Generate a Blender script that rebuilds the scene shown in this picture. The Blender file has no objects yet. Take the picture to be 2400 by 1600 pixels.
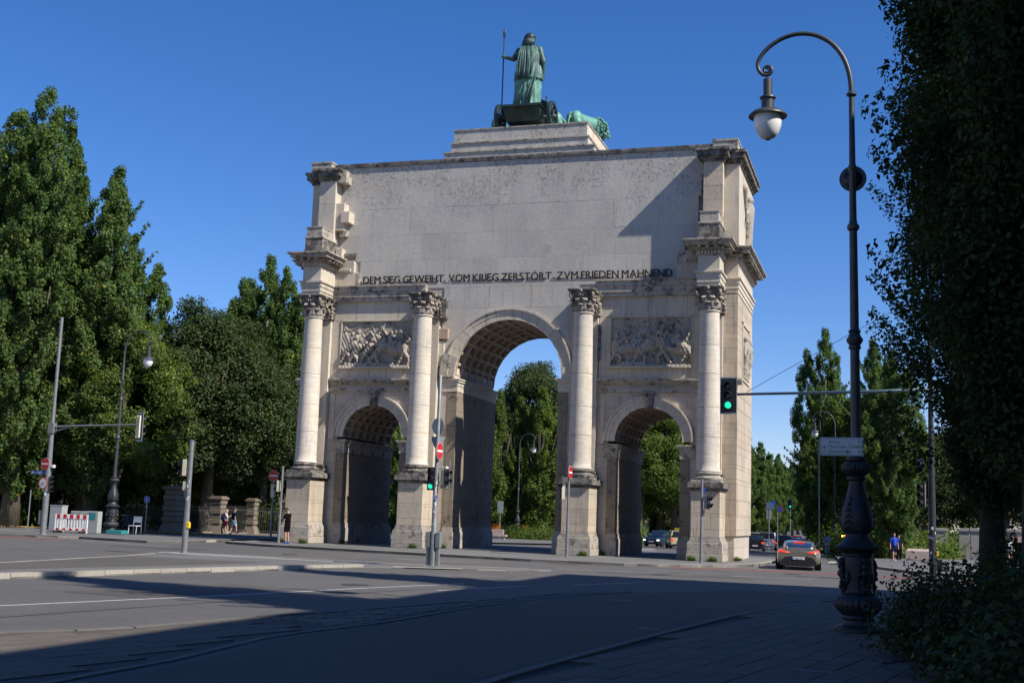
import bpy, bmesh, math, random
import numpy as np
from mathutils import Vector, Matrix
random.seed(7); rng = np.random.default_rng(11)
SC = bpy.context.scene; COL = SC.collection
PI = math.pi; cos = math.cos; sin = math.sin; R = math.radians
# ------------------------------------------------------------------ camera, sky, sun, exposure
CAM = np.array([19.21, -60.77, 1.88]); FPX = 2842.; YAW = .3044; PITCH = .1414; ROLL = .0354
cd = bpy.data.cameras.new('camera'); cam = bpy.data.objects.new('camera', cd); COL.objects.link(cam)
r0 = Vector((cos(YAW), sin(YAW), 0)); f0 = Vector((-sin(YAW)*cos(PITCH), cos(YAW)*cos(PITCH), sin(PITCH))); u0 = r0.cross(f0)
rx = r0*cos(ROLL)+u0*sin(ROLL); ux = -r0*sin(ROLL)+u0*cos(ROLL)
M3 = Matrix((rx, ux, -f0)).transposed()
cam.matrix_world = Matrix.Translation(Vector(CAM)) @ M3.to_4x4()
cd.sensor_width = 36; cd.lens = 36*FPX/2400; cd.clip_start = .1; cd.clip_end = 3000
SC.camera = cam
W = bpy.data.worlds.new('World'); SC.world = W; W.use_nodes = True
nt = W.node_tree; nt.nodes.clear()
sky = nt.nodes.new('ShaderNodeTexSky'); sky.sky_type = 'NISHITA'; sky.sun_disc = False
SUNV = Vector((3.6, -1.0, 3.55)).normalized()
sky.sun_elevation = math.asin(SUNV.z); sky.sun_rotation = math.atan2(SUNV.x, SUNV.y)
sky.altitude = 500; sky.air_density = 1.0; sky.dust_density = 0; sky.ozone_density = 4.5
bg = nt.nodes.new('ShaderNodeBackground'); bg.inputs[1].default_value = .089
wo = nt.nodes.new('ShaderNodeOutputWorld'); hs = nt.nodes.new('ShaderNodeHueSaturation'); hs.inputs['Saturation'].default_value = 1.25; nt.links.new(sky.outputs[0], hs.inputs['Color']); tn = nt.nodes.new('ShaderNodeVectorMath'); tn.operation = 'MULTIPLY'; tn.inputs[1].default_value = (1.08, .985, 1.19); nt.links.new(hs.outputs[0], tn.inputs[0]); nt.links.new(tn.outputs[0], bg.inputs[0]); nt.links.new(bg.outputs[0], wo.inputs[0])
sl = bpy.data.lights.new('sun', 'SUN'); sl.energy = 5.0; sl.angle = R(.53); sl.color = (1, .945, .87)
so = bpy.data.objects.new('sun', sl); COL.objects.link(so); so.location = (60, -40, 60)
so.rotation_euler = SUNV.to_track_quat('Z', 'Y').to_euler()
SC.view_settings.view_transform = 'Standard'; SC.view_settings.look = 'None'
SC.view_settings.exposure = .42; SC.view_settings.gamma = 1; SC.view_settings.use_curve_mapping = False
SC.render.engine = 'CYCLES'
try: SC.cycles.max_bounces = 6; SC.cycles.transparent_max_bounces = 6
except Exception: pass

# ------------------------------------------------------------------ placing helpers
def ray(px, py):
    a, b = px-1200, py-800
    d = np.array(rx)*a/FPX - np.array(ux)*b/FPX + np.array(f0)
    return d
def at(px, py, y):                      # the world point on the plane y that stands at a pixel of the 2400 px photo
    d = ray(px, py); t = (y-CAM[1])/d[1]; p = CAM+t*d
    return Vector(p)
def gz(y): return -.12-.012*min(100, max(0, y-3))
def ax_(px, y, z=None):                 # x on the ground for a pixel column at depth y
    z = gz(y) if z is None else z
    lo = None; py = 1250
    for _ in range(12):
        p = at(px, py, y); py += (p.z-z)*FPX/(max(1, y-CAM[1]))
    return p.x
# ------------------------------------------------------------------ materials
MATS = {}
def mat(name, col, rough=.7, metal=0, var=.12, vs=6, bump=0, bs=40, rnd=0, emit=None, es=0, coat=0, spec=None, trans=0, stretch=None, dirt=None):
    if name in MATS: return MATS[name]
    m = bpy.data.materials.new(name); m.use_nodes = True; n = m.node_tree.nodes; l = m.node_tree.links
    b = n['Principled BSDF']; b.inputs['Roughness'].default_value = rough; b.inputs['Metallic'].default_value = metal
    if coat: b.inputs['Coat Weight'].default_value = coat; b.inputs['Coat Roughness'].default_value = .05
    if spec is not None: b.inputs['Specular IOR Level'].default_value = spec
    if trans: b.inputs['Transmission Weight'].default_value = trans
    if emit: b.inputs['Emission Color'].default_value = (*emit, 1); b.inputs['Emission Strength'].default_value = es
    tc = n.new('ShaderNodeTexCoord'); co = tc.outputs['Object']
    if stretch:
        mp = n.new('ShaderNodeMapping'); mp.inputs['Scale'].default_value = stretch; l.new(co, mp.inputs[0]); co = mp.outputs[0]
    rgb = n.new('ShaderNodeRGB'); rgb.outputs[0].default_value = (*col, 1); out = rgb.outputs[0]
    def valmul(out, facsock, lo, hi):
        mr = n.new('ShaderNodeMapRange'); mr.inputs['To Min'].default_value = lo; mr.inputs['To Max'].default_value = hi
        l.new(facsock, mr.inputs[0]); h = n.new('ShaderNodeVectorMath'); h.operation = 'SCALE'
        l.new(out, h.inputs[0]); l.new(mr.outputs[0], h.inputs['Scale']); return h.outputs[0]
    if var:
        a = n.new('ShaderNodeTexNoise'); a.inputs['Scale'].default_value = vs; a.inputs['Detail'].default_value = 6; a.inputs['Roughness'].default_value = .65
        l.new(co, a.inputs[0]); mr = n.new('ShaderNodeMapRange'); mr.inputs['From Min'].default_value = .3; mr.inputs['From Max'].default_value = .7; l.new(a.outputs[0], mr.inputs[0])
        out = valmul(out, mr.outputs[0], 1-var, 1+var)
    if rnd:
        oi = n.new('ShaderNodeObjectInfo'); out = valmul(out, oi.outputs['Random'], 1-rnd, 1+rnd)
    if dirt:      # (colour, scale, threshold, strength)
        dn = n.new('ShaderNodeTexNoise'); dn.inputs['Scale'].default_value = dirt[1]; dn.inputs['Detail'].default_value = 8; dn.inputs['Roughness'].default_value = .7
        l.new(co, dn.inputs[0]); mr = n.new('ShaderNodeMapRange'); mr.inputs['From Min'].default_value = dirt[2]; mr.inputs['From Max'].default_value = dirt[2]+.12
        mr.inputs['To Max'].default_value = dirt[3]; l.new(dn.outputs[0], mr.inputs[0])
        mx = n.new('ShaderNodeMix'); mx.data_type = 'RGBA'; l.new(mr.outputs[0], mx.inputs[0]); l.new(out, mx.inputs[6]); mx.inputs[7].default_value = (*dirt[0], 1); out = mx.outputs[2]
    l.new(out, b.inputs['Base Color'])
    if bump:
        bn = n.new('ShaderNodeTexNoise'); bn.inputs['Scale'].default_value = bs; bn.inputs['Detail'].default_value = 5; l.new(co, bn.inputs[0])
        bp = n.new('ShaderNodeBump'); bp.inputs['Strength'].default_value = bump; bp.inputs['Distance'].default_value = .02; l.new(bn.outputs[0], bp.inputs['Height']); l.new(bp.outputs[0], b.inputs['Normal'])
    MATS[name] = m; return m

def stone(name, base, var=.13, streak=.5, rust=.3, crust=0., band=0., rnd=.06, joints=None, worm=0.):
    m = bpy.data.materials.new(name); m.use_nodes = True; n = m.node_tree.nodes; l = m.node_tree.links
    b = n['Principled BSDF']; b.inputs['Roughness'].default_value = .85; b.inputs['Specular IOR Level'].default_value = .25
    tc = n.new('ShaderNodeTexCoord'); co = tc.outputs['Object']
    def noise(scale, det=6, st=None, dist=0, rough=.6):
        c = co
        if st: mp = n.new('ShaderNodeMapping'); mp.inputs['Scale'].default_value = st; l.new(co, mp.inputs[0]); c = mp.outputs[0]
        t = n.new('ShaderNodeTexNoise'); t.inputs['Scale'].default_value = scale; t.inputs['Detail'].default_value = det
        t.inputs['Roughness'].default_value = rough; t.inputs['Distortion'].default_value = dist; l.new(c, t.inputs[0]); return t.outputs[0]
    def rng_(s, a, b_, lo=0, hi=1):
        mr = n.new('ShaderNodeMapRange'); mr.inputs['From Min'].default_value = a; mr.inputs['From Max'].default_value = b_
        mr.inputs['To Min'].default_value = lo; mr.inputs['To Max'].default_value = hi; l.new(s, mr.inputs[0]); return mr.outputs[0]
    def mix(f, c1, c2):
        mx = n.new('ShaderNodeMix'); mx.data_type = 'RGBA'; l.new(f, mx.inputs[0]); l.new(c1, mx.inputs[6])
        if isinstance(c2, tuple): mx.inputs[7].default_value = (*c2, 1)
        else: l.new(c2, mx.inputs[7])
        return mx.outputs[2]
    def mul(a, b_):
        q = n.new('ShaderNodeMath'); q.operation = 'MULTIPLY'; l.new(a, q.inputs[0])
        if isinstance(b_, float): q.inputs[1].default_value = b_
        else: l.new(b_, q.inputs[1])
        return q.outputs[0]
    def scale(c, f):
        h = n.new('ShaderNodeVectorMath'); h.operation = 'SCALE'; l.new(c, h.inputs[0]); l.new(f, h.inputs['Scale']); return h.outputs[0]
    rgb = n.new('ShaderNodeRGB'); rgb.outputs[0].default_value = (*base, 1); c = rgb.outputs[0]
    c = scale(c, rng_(noise(.45), .3, .7, 1-var, 1+var)); c = scale(c, rng_(noise(5, 8, rough=.7), .3, .7, 1-var*.8, 1+var*.8))
    c = mix(rng_(noise(.9, 5), .45, .75, 0, .45), c, (base[0]*1.05, base[1]*.9, base[2]*.72))
    if rnd: oi = n.new('ShaderNodeObjectInfo'); c = scale(c, rng_(oi.outputs['Random'], 0, 1, 1-rnd, 1+rnd))
    if band: c = scale(c, rng_(noise(2, 6, (.5, .5, 5)), .35, .65, 1-band, 1+band*.6))
    if joints:
        sx = n.new('ShaderNodeSeparateXYZ'); l.new(co, sx.inputs[0]); ad = n.new('ShaderNodeMath'); ad.operation = 'ADD'; l.new(sx.outputs[0], ad.inputs[0]); l.new(sx.outputs[1], ad.inputs[1])
        cb = n.new('ShaderNodeCombineXYZ'); l.new(ad.outputs[0], cb.inputs[0]); l.new(sx.outputs[2], cb.inputs[1])
        bt = n.new('ShaderNodeTexBrick'); bt.inputs['Scale'].default_value = 1; bt.inputs['Brick Width'].default_value = joints[0]; bt.inputs['Row Height'].default_value = joints[1]
        bt.inputs['Mortar Size'].default_value = .012; bt.inputs['Color1'].default_value = (1, 1, 1, 1); bt.inputs['Color2'].default_value = (.88, .88, .88, 1); bt.inputs['Mortar'].default_value = (.55, .53, .5, 1)
        l.new(cb.outputs[0], bt.inputs['Vector'])
        mm = n.new('ShaderNodeMix'); mm.data_type = 'RGBA'; mm.blend_type = 'MULTIPLY'; mm.inputs[0].default_value = 1; l.new(c, mm.inputs[6]); l.new(bt.outputs[0], mm.inputs[7]); c = mm.outputs[2]
    if worm:
        w = rng_(noise(6.5, 4, dist=1.2), .5, .62); zz = n.new('ShaderNodeSeparateXYZ'); l.new(co, zz.inputs[0])
        mask = mul(rng_(zz.outputs[2], 17.2, 19.6, .05, 1), rng_(noise(.4, 3), .38, .52)); c = mix(mul(mul(w, mask), worm), c, (.13, .12, .11))
        c = mix(mul(rng_(noise(.8, 7), .62, .75), .5), c, (.24, .22, .2))
    if rust: c = mix(mul(rng_(noise(1.1, 5, (1.6, 1.6, .22)), .6, .74), rust), c, (.36, .2, .085))
    if streak: c = mix(mul(rng_(noise(1.6, 8, (2.2, 2.2, .16), rough=.7), .55, .72), streak), c, (.12, .11, .1))
    if crust: c = mix(rng_(noise(2.6, 8, rough=.75), .62-.25*crust, .72-.2*crust, 0, .9), c, (.05, .047, .043))
    l.new(c, b.inputs['Base Color'])
    bp = n.new('ShaderNodeBump'); bp.inputs['Strength'].default_value = .5; bp.inputs['Distance'].default_value = .03; l.new(noise(9, 8, rough=.7), bp.inputs['Height']); l.new(bp.outputs[0], b.inputs['Normal'])
    MATS[name] = m; return m
def leafmat(name, col, tr=.3, yellow=.08):
    m = bpy.data.materials.new(name); m.use_nodes = True; n = m.node_tree.nodes; l = m.node_tree.links
    b = n['Principled BSDF']; b.inputs['Roughness'].default_value = .6; b.inputs['Specular IOR Level'].default_value = .22
    ge = n.new('ShaderNodeNewGeometry'); cr = n.new('ShaderNodeValToRGB'); e = cr.color_ramp.elements
    e[0].color = (col[0]*.75, col[1]*.75, col[2]*.8, 1); e[1].color = (col[0]*1.25, col[1]*1.2, col[2]*1.1, 1); e[1].position = 1-yellow
    k = cr.color_ramp.elements.new(.999); k.color = (col[0]*3.2, col[1]*1.7, col[2]*1.0, 1)
    l.new(ge.outputs['Random Per Island'], cr.inputs[0])
    no = n.new('ShaderNodeTexNoise'); no.inputs['Scale'].default_value = .7; no.inputs['Detail'].default_value = 3; tc = n.new('ShaderNodeTexCoord'); l.new(tc.outputs['Object'], no.inputs[0])
    mr = n.new('ShaderNodeMapRange'); mr.inputs['From Min'].default_value = .35; mr.inputs['From Max'].default_value = .65; mr.inputs['To Min'].default_value = .75; mr.inputs['To Max'].default_value = 1.25; l.new(no.outputs[0], mr.inputs[0])
    sc = n.new('ShaderNodeVectorMath'); sc.operation = 'SCALE'; l.new(cr.outputs[0], sc.inputs[0]); l.new(mr.outputs[0], sc.inputs['Scale'])
    l.new(sc.outputs[0], b.inputs['Base Color'])
    t = n.new('ShaderNodeBsdfTranslucent'); s2 = n.new('ShaderNodeVectorMath'); s2.operation = 'MULTIPLY'; s2.inputs[1].default_value = (1.5, 1.8, .5); l.new(sc.outputs[0], s2.inputs[0]); l.new(s2.outputs[0], t.inputs[0])
    mx = n.new('ShaderNodeMixShader'); mx.inputs[0].default_value = tr; l.new(b.outputs[0], mx.inputs[1]); l.new(t.outputs[0], mx.inputs[2])
    l.new(mx.outputs[0], n['Material Output'].inputs[0]); MATS[name] = m; return m
def ground_mat(name, col, kind='asphalt'):
    m = mat(name, col, .85, var=.0); n = m.node_tree.nodes; l = m.node_tree.links; b = n['Principled BSDF']
    tc = n.new('ShaderNodeTexCoord'); co = tc.outputs['Object']
    def noise(s, st=None, d=6):
        c = co
        if st: mp = n.new('ShaderNodeMapping'); mp.inputs['Scale'].default_value = st; l.new(co, mp.inputs[0]); c = mp.outputs[0]
        t = n.new('ShaderNodeTexNoise'); t.inputs['Scale'].default_value = s; t.inputs['Detail'].default_value = d; t.inputs['Roughness'].default_value = .65; l.new(c, t.inputs[0]); return t.outputs[0]
    src = b.inputs['Base Color'].links[0].from_socket
    for nz, a in ((noise(.12, (1, .35, 1)), .2), (noise(.9), .1), (noise(60), .32), (noise(14), .12)):
        mr = n.new('ShaderNodeMapRange'); mr.inputs['From Min'].default_value = .3; mr.inputs['From Max'].default_value = .7; mr.inputs['To Min'].default_value = 1-a; mr.inputs['To Max'].default_value = 1+a; l.new(nz, mr.inputs[0])
        h = n.new('ShaderNodeVectorMath'); h.operation = 'SCALE'; l.new(src, h.inputs[0]); l.new(mr.outputs[0], h.inputs['Scale']); src = h.outputs[0]
    vo = n.new('ShaderNodeTexVoronoi'); vo.feature = 'DISTANCE_TO_EDGE'; vo.inputs['Scale'].default_value = .22; l.new(co, vo.inputs[0])
    mr = n.new('ShaderNodeMapRange'); mr.inputs['From Min'].default_value = .0; mr.inputs['From Max'].default_value = .006; mr.inputs['To Min'].default_value = .72; l.new(vo.outputs[0], mr.inputs[0])
    if kind == 'asphalt':
        h = n.new('ShaderNodeVectorMath'); h.operation = 'SCALE'; l.new(src, h.inputs[0]); l.new(mr.outputs[0], h.inputs['Scale']); src = h.outputs[0]
    l.new(src, b.inputs['Base Color'])
    bp = n.new('ShaderNodeBump'); bp.inputs['Strength'].default_value = .35; bp.inputs['Distance'].default_value = .01; l.new(noise(90), bp.inputs['Height']); l.new(bp.outputs[0], b.inputs['Normal'])
    return m

STONE = stone('limestone', (.53, .465, .375), streak=.65, rust=.5, joints=(1.7, .62))
STONEP = stone('limestone_plain', (.55, .49, .395), streak=.6, rust=.42)
PIER = stone('limestone_weathered', (.50, .425, .325), streak=.8, rust=.75, joints=(1.6, .75))
PLINTH = stone('limestone_plinth', (.40, .36, .30), streak=.8, rust=.35, crust=.42)
SLAB = stone('smooth_slab', (.485, .455, .40), var=.12, streak=.34, rust=.08, rnd=.06, worm=.7)
SHAFT = stone('column_limestone', (.60, .54, .445), streak=.32, rust=.12, band=.12)
CRUST = stone('crusted_limestone', (.27, .245, .21), streak=.9, rust=.2, crust=.8)
CORN = stone('cornice_limestone', (.42, .375, .31), streak=.8, rust=.2, crust=.5)
CARV = stone('carved_limestone', (.34, .30, .25), streak=.6, rust=.2, crust=.55)
RELF = stone('relief_limestone', (.36, .325, .27), streak=.5, rust=.2, crust=.4)
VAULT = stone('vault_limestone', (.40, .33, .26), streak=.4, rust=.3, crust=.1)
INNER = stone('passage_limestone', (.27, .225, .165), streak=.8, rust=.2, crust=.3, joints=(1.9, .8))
BRON = mat('verdigris_bronze', (.060, .125, .105), .55, .25, var=.5, vs=1.4, dirt=((.03, .05, .042), 1.1, .5, .8), stretch=(1, 1, .4))
BROND = mat('dark_bronze', (.03, .052, .047), .5, .4, var=.4, vs=2)
BRONL = mat('pale_verdigris', (.115, .28, .215), .6, .1, var=.35, vs=2, dirt=((.05, .1, .08), 1.5, .55, .7))
ASPH = ground_mat('asphalt', (.096, .090, .082)); ASPHL = ground_mat('worn_asphalt', (.13, .125, .118)); ASPHD = ground_mat('dark_asphalt', (.076, .071, .066))
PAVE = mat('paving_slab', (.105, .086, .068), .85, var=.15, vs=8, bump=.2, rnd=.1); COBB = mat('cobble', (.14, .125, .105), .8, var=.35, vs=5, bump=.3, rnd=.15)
PLAT = ground_mat('small_sett_paving', (.14, .135, .125), 'set'); KERB = mat('kerb_granite', (.33, .30, .25), .8, var=.12, vs=7, bump=.2, rnd=.06)
SOIL = mat('soil_and_leaves', (.09, .07, .04), .95, var=.5, vs=3, bump=.5, bs=10, dirt=((.3, .2, .06), 9, .6, .8)); GRASS = mat('park_ground', (.035, .05, .018), .95, var=.5, vs=.6, bump=.5, bs=20)
PAINT = mat('road_paint', (.5, .49, .46), .7, var=.25, vs=9); REDL = mat('red_lane', (.22, .055, .045), .8, var=.25, vs=2)
IRON = mat('lamp_iron', (.065, .07, .075), .45, .3, var=.25, vs=5, bump=.1); IROND = mat('cast_iron', (.035, .038, .042), .5, .3, var=.3, vs=8, bump=.25, bs=30)
MILK = mat('milk_glass', (.86, .86, .84), .12, var=.03, vs=2, coat=.5); GALV = mat('galvanised_steel', (.30, .32, .33), .45, .6, var=.15, vs=10)
GALVB = mat('weathered_pole', (.22, .23, .23), .5, .4, var=.2, vs=6); CREAM = mat('cream_housing', (.62, .58, .40), .5, var=.1, vs=6)
BLK = mat('matt_black', (.012, .012, .013), .5, var=.2, vs=6); LENSD = mat('dark_lens', (.02, .015, .015), .15, var=0)
GRN = mat('green_light', (0, .3, .2), .3, var=0, emit=(.02, .85, .5), es=.9); AMB = mat('amber_light', (.6, .25, .02), .3, var=0, emit=(1, .38, .04), es=5)
REDE = mat('tail_light', (.5, .02, .01), .25, var=0, emit=(1, .06, .03), es=.8); HEADL = mat('head_light', (.8, .9, .8), .2, var=0, emit=(.85, 1, .8), es=1.6)
REDS = mat('sign_red', (.50, .015, .02), .35, var=.05); WHT = mat('sign_white', (.72, .72, .70), .4, var=.06); BLUS = mat('sign_blue', (.02, .10, .40), .4, var=.05)
GREY = mat('sign_back', (.33, .36, .37), .5, .3, var=.1); GTXT = mat('sign_green', (.02, .22, .10), .5, var=0)
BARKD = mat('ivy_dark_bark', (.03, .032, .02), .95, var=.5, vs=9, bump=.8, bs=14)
BARK = mat('bark', (.11, .09, .065), .95, var=.4, vs=7, bump=.8, bs=14, stretch=(1, 1, .25)); TYRE = mat('tyre', (.015, .015, .016), .85, var=.1); GLS = mat('car_glass', (.012, .018, .024), .05, var=0, coat=.6)
CHR = mat('wheel_rim', (.42, .42, .43), .3, .9, var=0)
KERBD = mat('dark_kerb', (.13, .12, .11), .85, var=.15, vs=7, bump=.2, rnd=.08)
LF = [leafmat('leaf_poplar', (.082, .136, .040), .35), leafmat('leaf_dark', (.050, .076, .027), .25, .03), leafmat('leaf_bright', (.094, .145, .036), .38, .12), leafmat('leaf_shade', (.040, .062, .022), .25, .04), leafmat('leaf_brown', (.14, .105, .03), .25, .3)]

# ------------------------------------------------------------------ mesh helpers
class MB:
    def __init__(s): s.v = []; s.f = []
    def add(s, vs, fs):
        o = len(s.v); s.v += [tuple(p) for p in vs]; s.f += [tuple(i+o for i in f) for f in fs]; return s
    def box(s, x0, x1, y0, y1, z0, z1, bev=0):
        if bev:
            b = bev; P = []
            for (zz, k) in ((z0, b), (z0+b, 0), (z1-b, 0), (z1, b)):
                P += [(x0+k, y0+k, zz), (x1-k, y0+k, zz), (x1-k, y1-k, zz), (x0+k, y1-k, zz)]
            F = [(3, 2, 1, 0), (12, 13, 14, 15)]
            for r in range(3):
                for i in range(4): F.append((r*4+i, r*4+(i+1) % 4, r*4+4+(i+1) % 4, r*4+4+i))
            return s.add(P, F)
        return s.add([(x0, y0, z0), (x1, y0, z0), (x1, y1, z0), (x0, y1, z0), (x0, y0, z1), (x1, y0, z1), (x1, y1, z1), (x0, y1, z1)],
                     [(3, 2, 1, 0), (4, 5, 6, 7), (0, 1, 5, 4), (1, 2, 6, 5), (2, 3, 7, 6), (3, 0, 4, 7)])
    def prism(s, poly, z0, z1):           # poly in xy, counter-clockwise
        n = len(poly); zf = z1 if callable(z1) else (lambda x, y: z1); zb = z0 if callable(z0) else (lambda x, y: z0)
        return s.add([(x, y, zb(x, y)) for x, y in poly]+[(x, y, zf(x, y)) for x, y in poly], [tuple(range(n-1, -1, -1)), tuple(range(n, 2*n))]+[(i, (i+1) % n, n+(i+1) % n, n+i) for i in range(n)])
    def ext(s, poly, y0, y1):             # poly in xz, extruded along y (front y0)
        n = len(poly)
        return s.add([(x, y0, z) for x, z in poly]+[(x, y1, z) for x, z in poly], [tuple(range(n)), tuple(range(2*n-1, n-1, -1))]+[((i+1) % n, i, n+i, n+(i+1) % n) for i in range(n)])
    def lathe(s, prof, cx=0, cy=0, n=24, cap=True, fl=None):   # prof [(r,z)]; fl(angle)->radius factor
        P = []; F = []
        for r, z in prof:
            for i in range(n):
                a = 2*PI*i/n; k = fl(a, z) if fl else 1
                P.append((cx+r*k*cos(a), cy+r*k*sin(a), z))
        for j in range(len(prof)-1):
            for i in range(n): F.append((j*n+i, j*n+(i+1) % n, (j+1)*n+(i+1) % n, (j+1)*n+i))
        if cap: F.append(tuple(range(n-1, -1, -1))); F.append(tuple((len(prof)-1)*n+i for i in range(n)))
        return s.add(P, F)
    def tube(s, pts, rad, n=8, cap=True):
        pts = [Vector(p) for p in pts]; m = len(pts)
        if not isinstance(rad, (list, tuple)): rad = [rad]*m
        P = []; F = []; up = None
        for i, p in enumerate(pts):
            t = (pts[min(i+1, m-1)]-pts[max(i-1, 0)]); t = t.normalized() if t.length > 1e-9 else Vector((0, 0, 1))
            if up is None: up = Vector((0, 0, 1)) if abs(t.z) < .9 else Vector((1, 0, 0))
            a = t.cross(up)
            if a.length < 1e-4: a = t.cross(Vector((0, 1, 0)))
            a.normalize(); b = a.cross(t); up = b
            for k in range(n):
                w = 2*PI*k/n; P.append(p+(a*cos(w)+b*sin(w))*rad[i])
        for j in range(m-1):
            for k in range(n): F.append((j*n+k, j*n+(k+1) % n, (j+1)*n+(k+1) % n, (j+1)*n+k))
        if cap: F.append(tuple(range(n-1, -1, -1))); F.append(tuple((m-1)*n+i for i in range(n)))
        return s.add(P, F)
    def ball(s, c, r, n=10, m=7):
        r = r if isinstance(r, (tuple, list)) else (r, r, r); P = [(c[0], c[1], c[2]-r[2])]; F = []
        for j in range(1, m):
            t = -PI/2+PI*j/m
            for i in range(n): a = 2*PI*i/n; P.append((c[0]+r[0]*cos(t)*cos(a), c[1]+r[1]*cos(t)*sin(a), c[2]+r[2]*sin(t)))
        P.append((c[0], c[1], c[2]+r[2])); L = len(P)-1
        for i in range(n): F.append((0, 1+(i+1) % n, 1+i)); F.append((L, 1+(m-2)*n+i, 1+(m-2)*n+(i+1) % n))
        for j in range(m-2):
            for i in range(n): F.append((1+j*n+i, 1+j*n+(i+1) % n, 1+(j+1)*n+(i+1) % n, 1+(j+1)*n+i))
        return s.add(P, F)
    def limb(s, a, b, ra, rb, n=10):
        a = Vector(a); b = Vector(b); s.tube([a+(b-a)*t for t in (0, .33, .67, 1)], [ra+(rb-ra)*t for t in (0, .33, .67, 1)], n); s.ball(a, ra, n, 6); s.ball(b, rb, n, 6); return s
    def mapped(s, fn): s.v = [tuple(fn(Vector(p))) for p in s.v]; return s
    def mesh(s, name):
        me = bpy.data.meshes.new(name); me.from_pydata(s.v, [], s.f); me.update(); return me
    def build(s, name, m, parent=None, smooth=False, remesh=0, sm=0):
        me = s.mesh(name); o = bpy.data.objects.new(name, me); COL.objects.link(o)
        if remesh:
            md = o.modifiers.new('r', 'REMESH'); md.mode = 'VOXEL'; md.voxel_size = remesh
            if sm: ms = o.modifiers.new('s', 'SMOOTH'); ms.iterations = sm; ms.factor = .5
            dg = bpy.context.evaluated_depsgraph_get(); m2 = bpy.data.meshes.new_from_object(o.evaluated_get(dg)); o.modifiers.clear(); o.data = m2; bpy.data.meshes.remove(me); me = m2; me.name = name; smooth = True
        me.materials.clear(); me.materials.append(m)
        if smooth:
            me.shade_smooth()
            if smooth == 'auto':
                try: me.set_sharp_from_angle(angle=R(38))
                except Exception: pass
        if parent: o.parent = parent
        return o
def thing(name, label, cat, loc=(0, 0, 0), rz=0, group=None, scale=1):
    o = bpy.data.objects.new(name, None); COL.objects.link(o); o.location = loc; o.rotation_euler = (0, 0, rz); o.scale = (scale,)*3; o.empty_display_size = .3
    o['label'] = label; o['category'] = cat
    if group: o['group'] = group
    return o
def tag(o, label, cat, group=None):
    o['label'] = label; o['category'] = cat
    if group: o['group'] = group
    return o
def struct(o): o['kind'] = 'structure'; return o
def stuff(o): o['kind'] = 'stuff'; return o
def clone(root, loc, rz, label=None, group=None, scale=None):
    r = root.copy(); COL.objects.link(r); r.location = loc; r.rotation_euler = (0, 0, rz)
    if scale: r.scale = scale if isinstance(scale, tuple) else (scale,)*3
    if label: r['label'] = label
    if group: r['group'] = group
    for ch in list(root.children):
        c = ch.copy(); COL.objects.link(c); c.parent = r
        for g in ch.children: d = g.copy(); COL.objects.link(d); d.parent = c
    return r
def fastquads(name, V, m):                # V (N,4,3)
    N = len(V); me = bpy.data.meshes.new(name); me.vertices.add(4*N); me.vertices.foreach_set('co', V.reshape(-1).astype(np.float32))
    me.loops.add(4*N); me.loops.foreach_set('vertex_index', np.arange(4*N, dtype=np.int32)); me.polygons.add(N)
    me.polygons.foreach_set('loop_start', np.arange(0, 4*N, 4, dtype=np.int32)); me.polygons.foreach_set('loop_total', np.full(N, 4, dtype=np.int32))
    me.update(calc_edges=True); me.materials.append(m); return me
def text(body, size, m, parent=None, name='lettering', extr=.002, align='LEFT', off=0, bold=0):
    c = bpy.data.curves.new(name, 'FONT'); c.body = body; c.size = size; c.extrude = extr; c.align_x = align; c.offset = off; c.resolution_u = 3
    o = bpy.data.objects.new(name, c); COL.objects.link(o); dg = bpy.context.evaluated_depsgraph_get()
    me = bpy.data.meshes.new_from_object(o.evaluated_get(dg)); bpy.data.objects.remove(o); bpy.data.curves.remove(c)
    o = bpy.data.objects.new(name, me); COL.objects.link(o); me.materials.clear(); me.materials.append(m)
    if parent: o.parent = parent
    return o
# ------------------------------------------------------------------ ground, roads, islands, pavements
def sheet(name, poly, z, m, parent=None):
    b = MB(); ys = sorted({min(p[1] for p in poly), 3.0, max(p[1] for p in poly)})
    def clip(P, y0, y1):
        for s, yc in ((1, y0), (-1, y1)):
            Q = []
            for i in range(len(P)):
                a, c = P[i], P[(i+1) % len(P)]; ia, ic = s*(a[1]-yc) >= -1e-9, s*(c[1]-yc) >= -1e-9
                if ia: Q.append(a)
                if ia != ic: t = (yc-a[1])/(c[1]-a[1]); Q.append((a[0]+(c[0]-a[0])*t, yc))
            P = Q
        return P
    lo, hi = ys[0], ys[-1]
    for y0, y1 in ((lo, min(3, hi)), (max(3, lo), min(103, hi)), (max(103, lo), hi)):
        if y1-y0 < 1e-6: continue
        Q = clip(poly, y0, y1)
        if len(Q) > 2: b.add([(x, y, gz(y)+.12+z) for x, y in Q], [tuple(range(len(Q)))])
    return b.build(name, m, parent)
G0 = sheet('ground', [(-700, -200), (700, -200), (700, 1500), (-700, 1500)], -.14, GRASS); struct(G0)
struct(sheet('road', [(-90, -90), (60, -90), (60, -1), (16.2, 6), (-36, 900), (-60, 900), (-7, 40), (-13, 16), (-90, 16)], -.12, ASPH))
struct(sheet('north_pavement', [(-30, 26), (-13, 24), (-7, 45), (-22, 300), (-32, 300), (-30, 60)], -.02, PLAT))
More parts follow.
